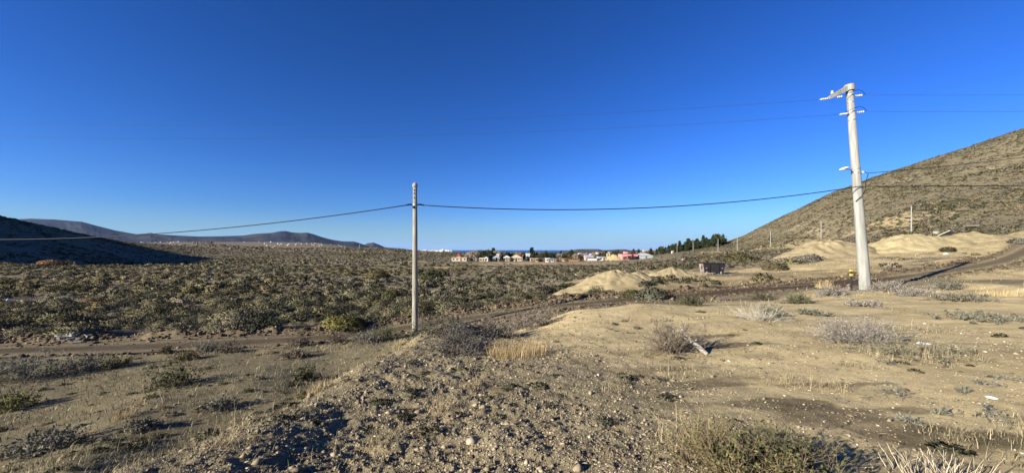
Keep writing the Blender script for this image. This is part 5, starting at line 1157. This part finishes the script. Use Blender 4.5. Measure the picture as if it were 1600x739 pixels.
for i in range(22):     # small trees before and between the houses
    px = random.uniform(712, 1000); k = random.choice(['bare', 'broad', 'broad', 'rustbare', 'pine']); n_2, l_2, g_2 = VL[k]
    tree(k, n_2, l_2.replace('leafless', 'small leafless').replace('dark', 'small dark').replace('among', 'before'), px, 403 + random.uniform(-1.5, 1.5), 222, g_2.replace('leafless', 'small leafless').replace('dark', 'small dark').replace('among', 'before'), wide=random.uniform(1.0, 1.5))
for i in range(14):
    px = 870 + i * 2.7 + random.uniform(-.6, .6)
    tree('rustbare', 'hedge_shrub', 'leafless rust-orange shrub of the hedge behind the brick wall', px, 404.5 + random.uniform(-.8, 1), 236, 'rust-orange shrubs of the hedge behind the brick wall', wide=1.4)
for i in range(70):     # taller growth farther back behind the houses
    px = random.uniform(735, 1020); k = random.choice(['bare', 'bare', 'broad', 'pine', 'rustbare']); n_2, l_2, g_2 = VL[k]
    tree(k, n_2, l_2.replace('among', 'behind'), px, 393.5 + random.uniform(-1, 3), 300 + random.uniform(-12, 50), g_2.replace('among', 'behind'), wide=random.uniform(1.3, 1.9))
# a few bushes of the plain that stand out
def big_bush(label, px, py, w, h, col, t_=0, seed=0):
    p = hit(px, py, 15); V, sh = leaf_cloud(1500, .05, .8, 7, 900 + seed, 3.2)
    m_ = mesh_np('plain_bush', V, quads(len(V)), np.array(col)[None] * sh[:, None], mats=(M['leaf'],), nrm=dome_normals(V)); o = bpy.data.objects.new('plain_bush', m_); link(o)
    o.location = p; o.scale = (w / 2, w / 2, h); tag(o, label, 'bush')
big_bush('reddish round bush catching the sun before the dark shaded hill', 82, 414.5, 9.0, 2.6, (0.26, 0.15, 0.085), seed=1)
big_bush('wide yellow-green bush at the far edge of the dirt road', 541, 511, 2.8, .8, (0.135, 0.122, 0.040), seed=2)
big_bush('rounded olive-brown bush alone on the straw patch left of the slim pole', 590, 434, 5.0, 1.9, (0.14, 0.115, 0.05), seed=3)
big_bush('large dark green bush right of the slim pole', 675, 437, 6.2, 1.9, (0.055, 0.06, 0.03), seed=4)
big_bush('dark olive mound bush left of the slim pole, above the yellow-green bush', 610, 468, 3.2, 1.2, (0.085, 0.085, 0.035), seed=5)
big_bush('dark bush with yellow-green flank left of the long gravel heap', 850, 463, 3.0, 1.3, (0.095, 0.085, 0.06), seed=6)
big_bush('dark green bush on the straw bank between the long heap and the road', 990, 464, 1.9, .75, (0.07, 0.07, 0.03), seed=7)
big_bush('grey-green bush on the straw bank above the road, nearest the skip', 1020, 467, 2.2, .9, (0.115, 0.115, 0.08), seed=8)
big_bush('broad olive bush on the flat right of the skip', 1160, 408, 7.5, 1.9, (0.11, 0.10, 0.045), seed=9)
big_bush('dark bush by the head of the gully', 1481, 393, 2.2, .8, (0.07, 0.06, 0.035), seed=10)
big_bush('brownish olive bush beside the broad soil heap foot', 1215, 422, 3.2, 1.2, (0.12, 0.10, 0.055), seed=11)
big_bush('pale ash bush at the foot of the broad soil heap', 1262, 408, 4.6, 1.3, (0.19, 0.17, 0.14), seed=12)
big_bush('grey bush on the flat by the frame edge above the road', 1594, 381, 3.0, 1.1, (0.17, 0.16, 0.13), seed=13)
big_bush('pale golden bush in the lower scrub, half in shade', 158, 487, 2.0, 1.0, (0.23, 0.185, 0.09), seed=14)

# ------------------------------------------------------------------ far town and city
rt = random.Random(17)
def block_mesh(kind):
    b = MB()
    if kind == 'gable': b.box((0, 0, .3), (1, .8, .9)); b.poly([(-.55, -.45, .752), (.55, -.45, .752), (.55, .45, .752), (-.55, .45, .752), (-.55, 0, 1.1), (.55, 0, 1.1)], [(3, 2, 1, 0), (0, 1, 5, 4), (2, 3, 4, 5), (0, 4, 3), (1, 2, 5)])
    else: b.box((0, 0, .4), (1, .8, 1.2)); b.box((.2, .1, 1.06), (.3, .3, .11))
    bmesh.ops.recalc_face_normals(b.bm, faces=b.bm.faces); m_ = bpy.data.meshes.new('building'); b.bm.to_mesh(m_); b.bm.free(); return m_
BM = []
for k in ('gable', 'block'):
    for c in ('white', 'cream', 'salmon', 'tan', 'grey'):
        m_ = block_mesh(k); m_.materials.append(HM[c]); BM.append((k, m_))
for i in range(70):
    px = rt.choice([rt.uniform(205, 285), rt.uniform(350, 545), rt.uniform(400, 520), rt.uniform(455, 545)]); Y = rt.uniform(2000, 3900)
    p = at_depth(px, Y); k, m_ = BM[rt.choice([0, 5]) + rt.choice([0, 1, 2, 3, 3, 4, 4, 3])] if True else None; s = rt.uniform(6, 12)
    o = bpy.data.objects.new('town_building', m_); link(o); o.location = p; o.scale = (s, s, rt.uniform(4, 7)); o.rotation_euler = (0, 0, rt.uniform(-.4, .4))
    tag(o, 'tiny pale building in the far town strewn below the mesa', 'building', 'buildings of the far town below the mesa')
for i in range(22):
    px = 657 + 48 * (i + rt.uniform(-.3, .3)) / 21; Y = 3250 + rt.uniform(-120, 160)
    p = at_depth(px, Y); k, m_ = BM[5 + rt.choice([0, 0, 0, 1, 4])]; s = rt.uniform(8, 20)
    o = bpy.data.objects.new('city_building', m_); link(o); o.location = p; o.scale = (s, s, rt.uniform(9, 16) * (1.7 if i in (9, 14, 15) else 1)); 
    tag(o, 'tiny white building of the city on the coast, beside the sea', 'building', 'white buildings of the city on the coast')
mst = at_depth(561.5, 1900); o = MB().tube([(0, 0, -3), (0, 0, 32)], [1.3, .5], 6).build('radio_mast', M['lampwhite']); o.location = mst; tag(o, 'thin radio mast on the low ridge below the cape hill', 'mast')

# ------------------------------------------------------------------ the air
hm = bpy.data.materials.new('thin_haze'); hm.use_nodes = True; hn = hm.node_tree.nodes; hn.remove(hn['Principled BSDF'])
pv = hn.new('ShaderNodeVolumePrincipled'); pv.inputs['Color'].default_value = (0.40, 0.60, 1.0, 1); pv.inputs['Density'].default_value = 1.1e-5; pv.inputs['Anisotropy'].default_value = 0.0
hm.node_tree.links.new(pv.outputs[0], hn['Material Output'].inputs['Volume'])
o = MB().box((7000, 22400, 215), (48200, 45600, 650)).build('haze', hm); tag(o, kind='stuff')
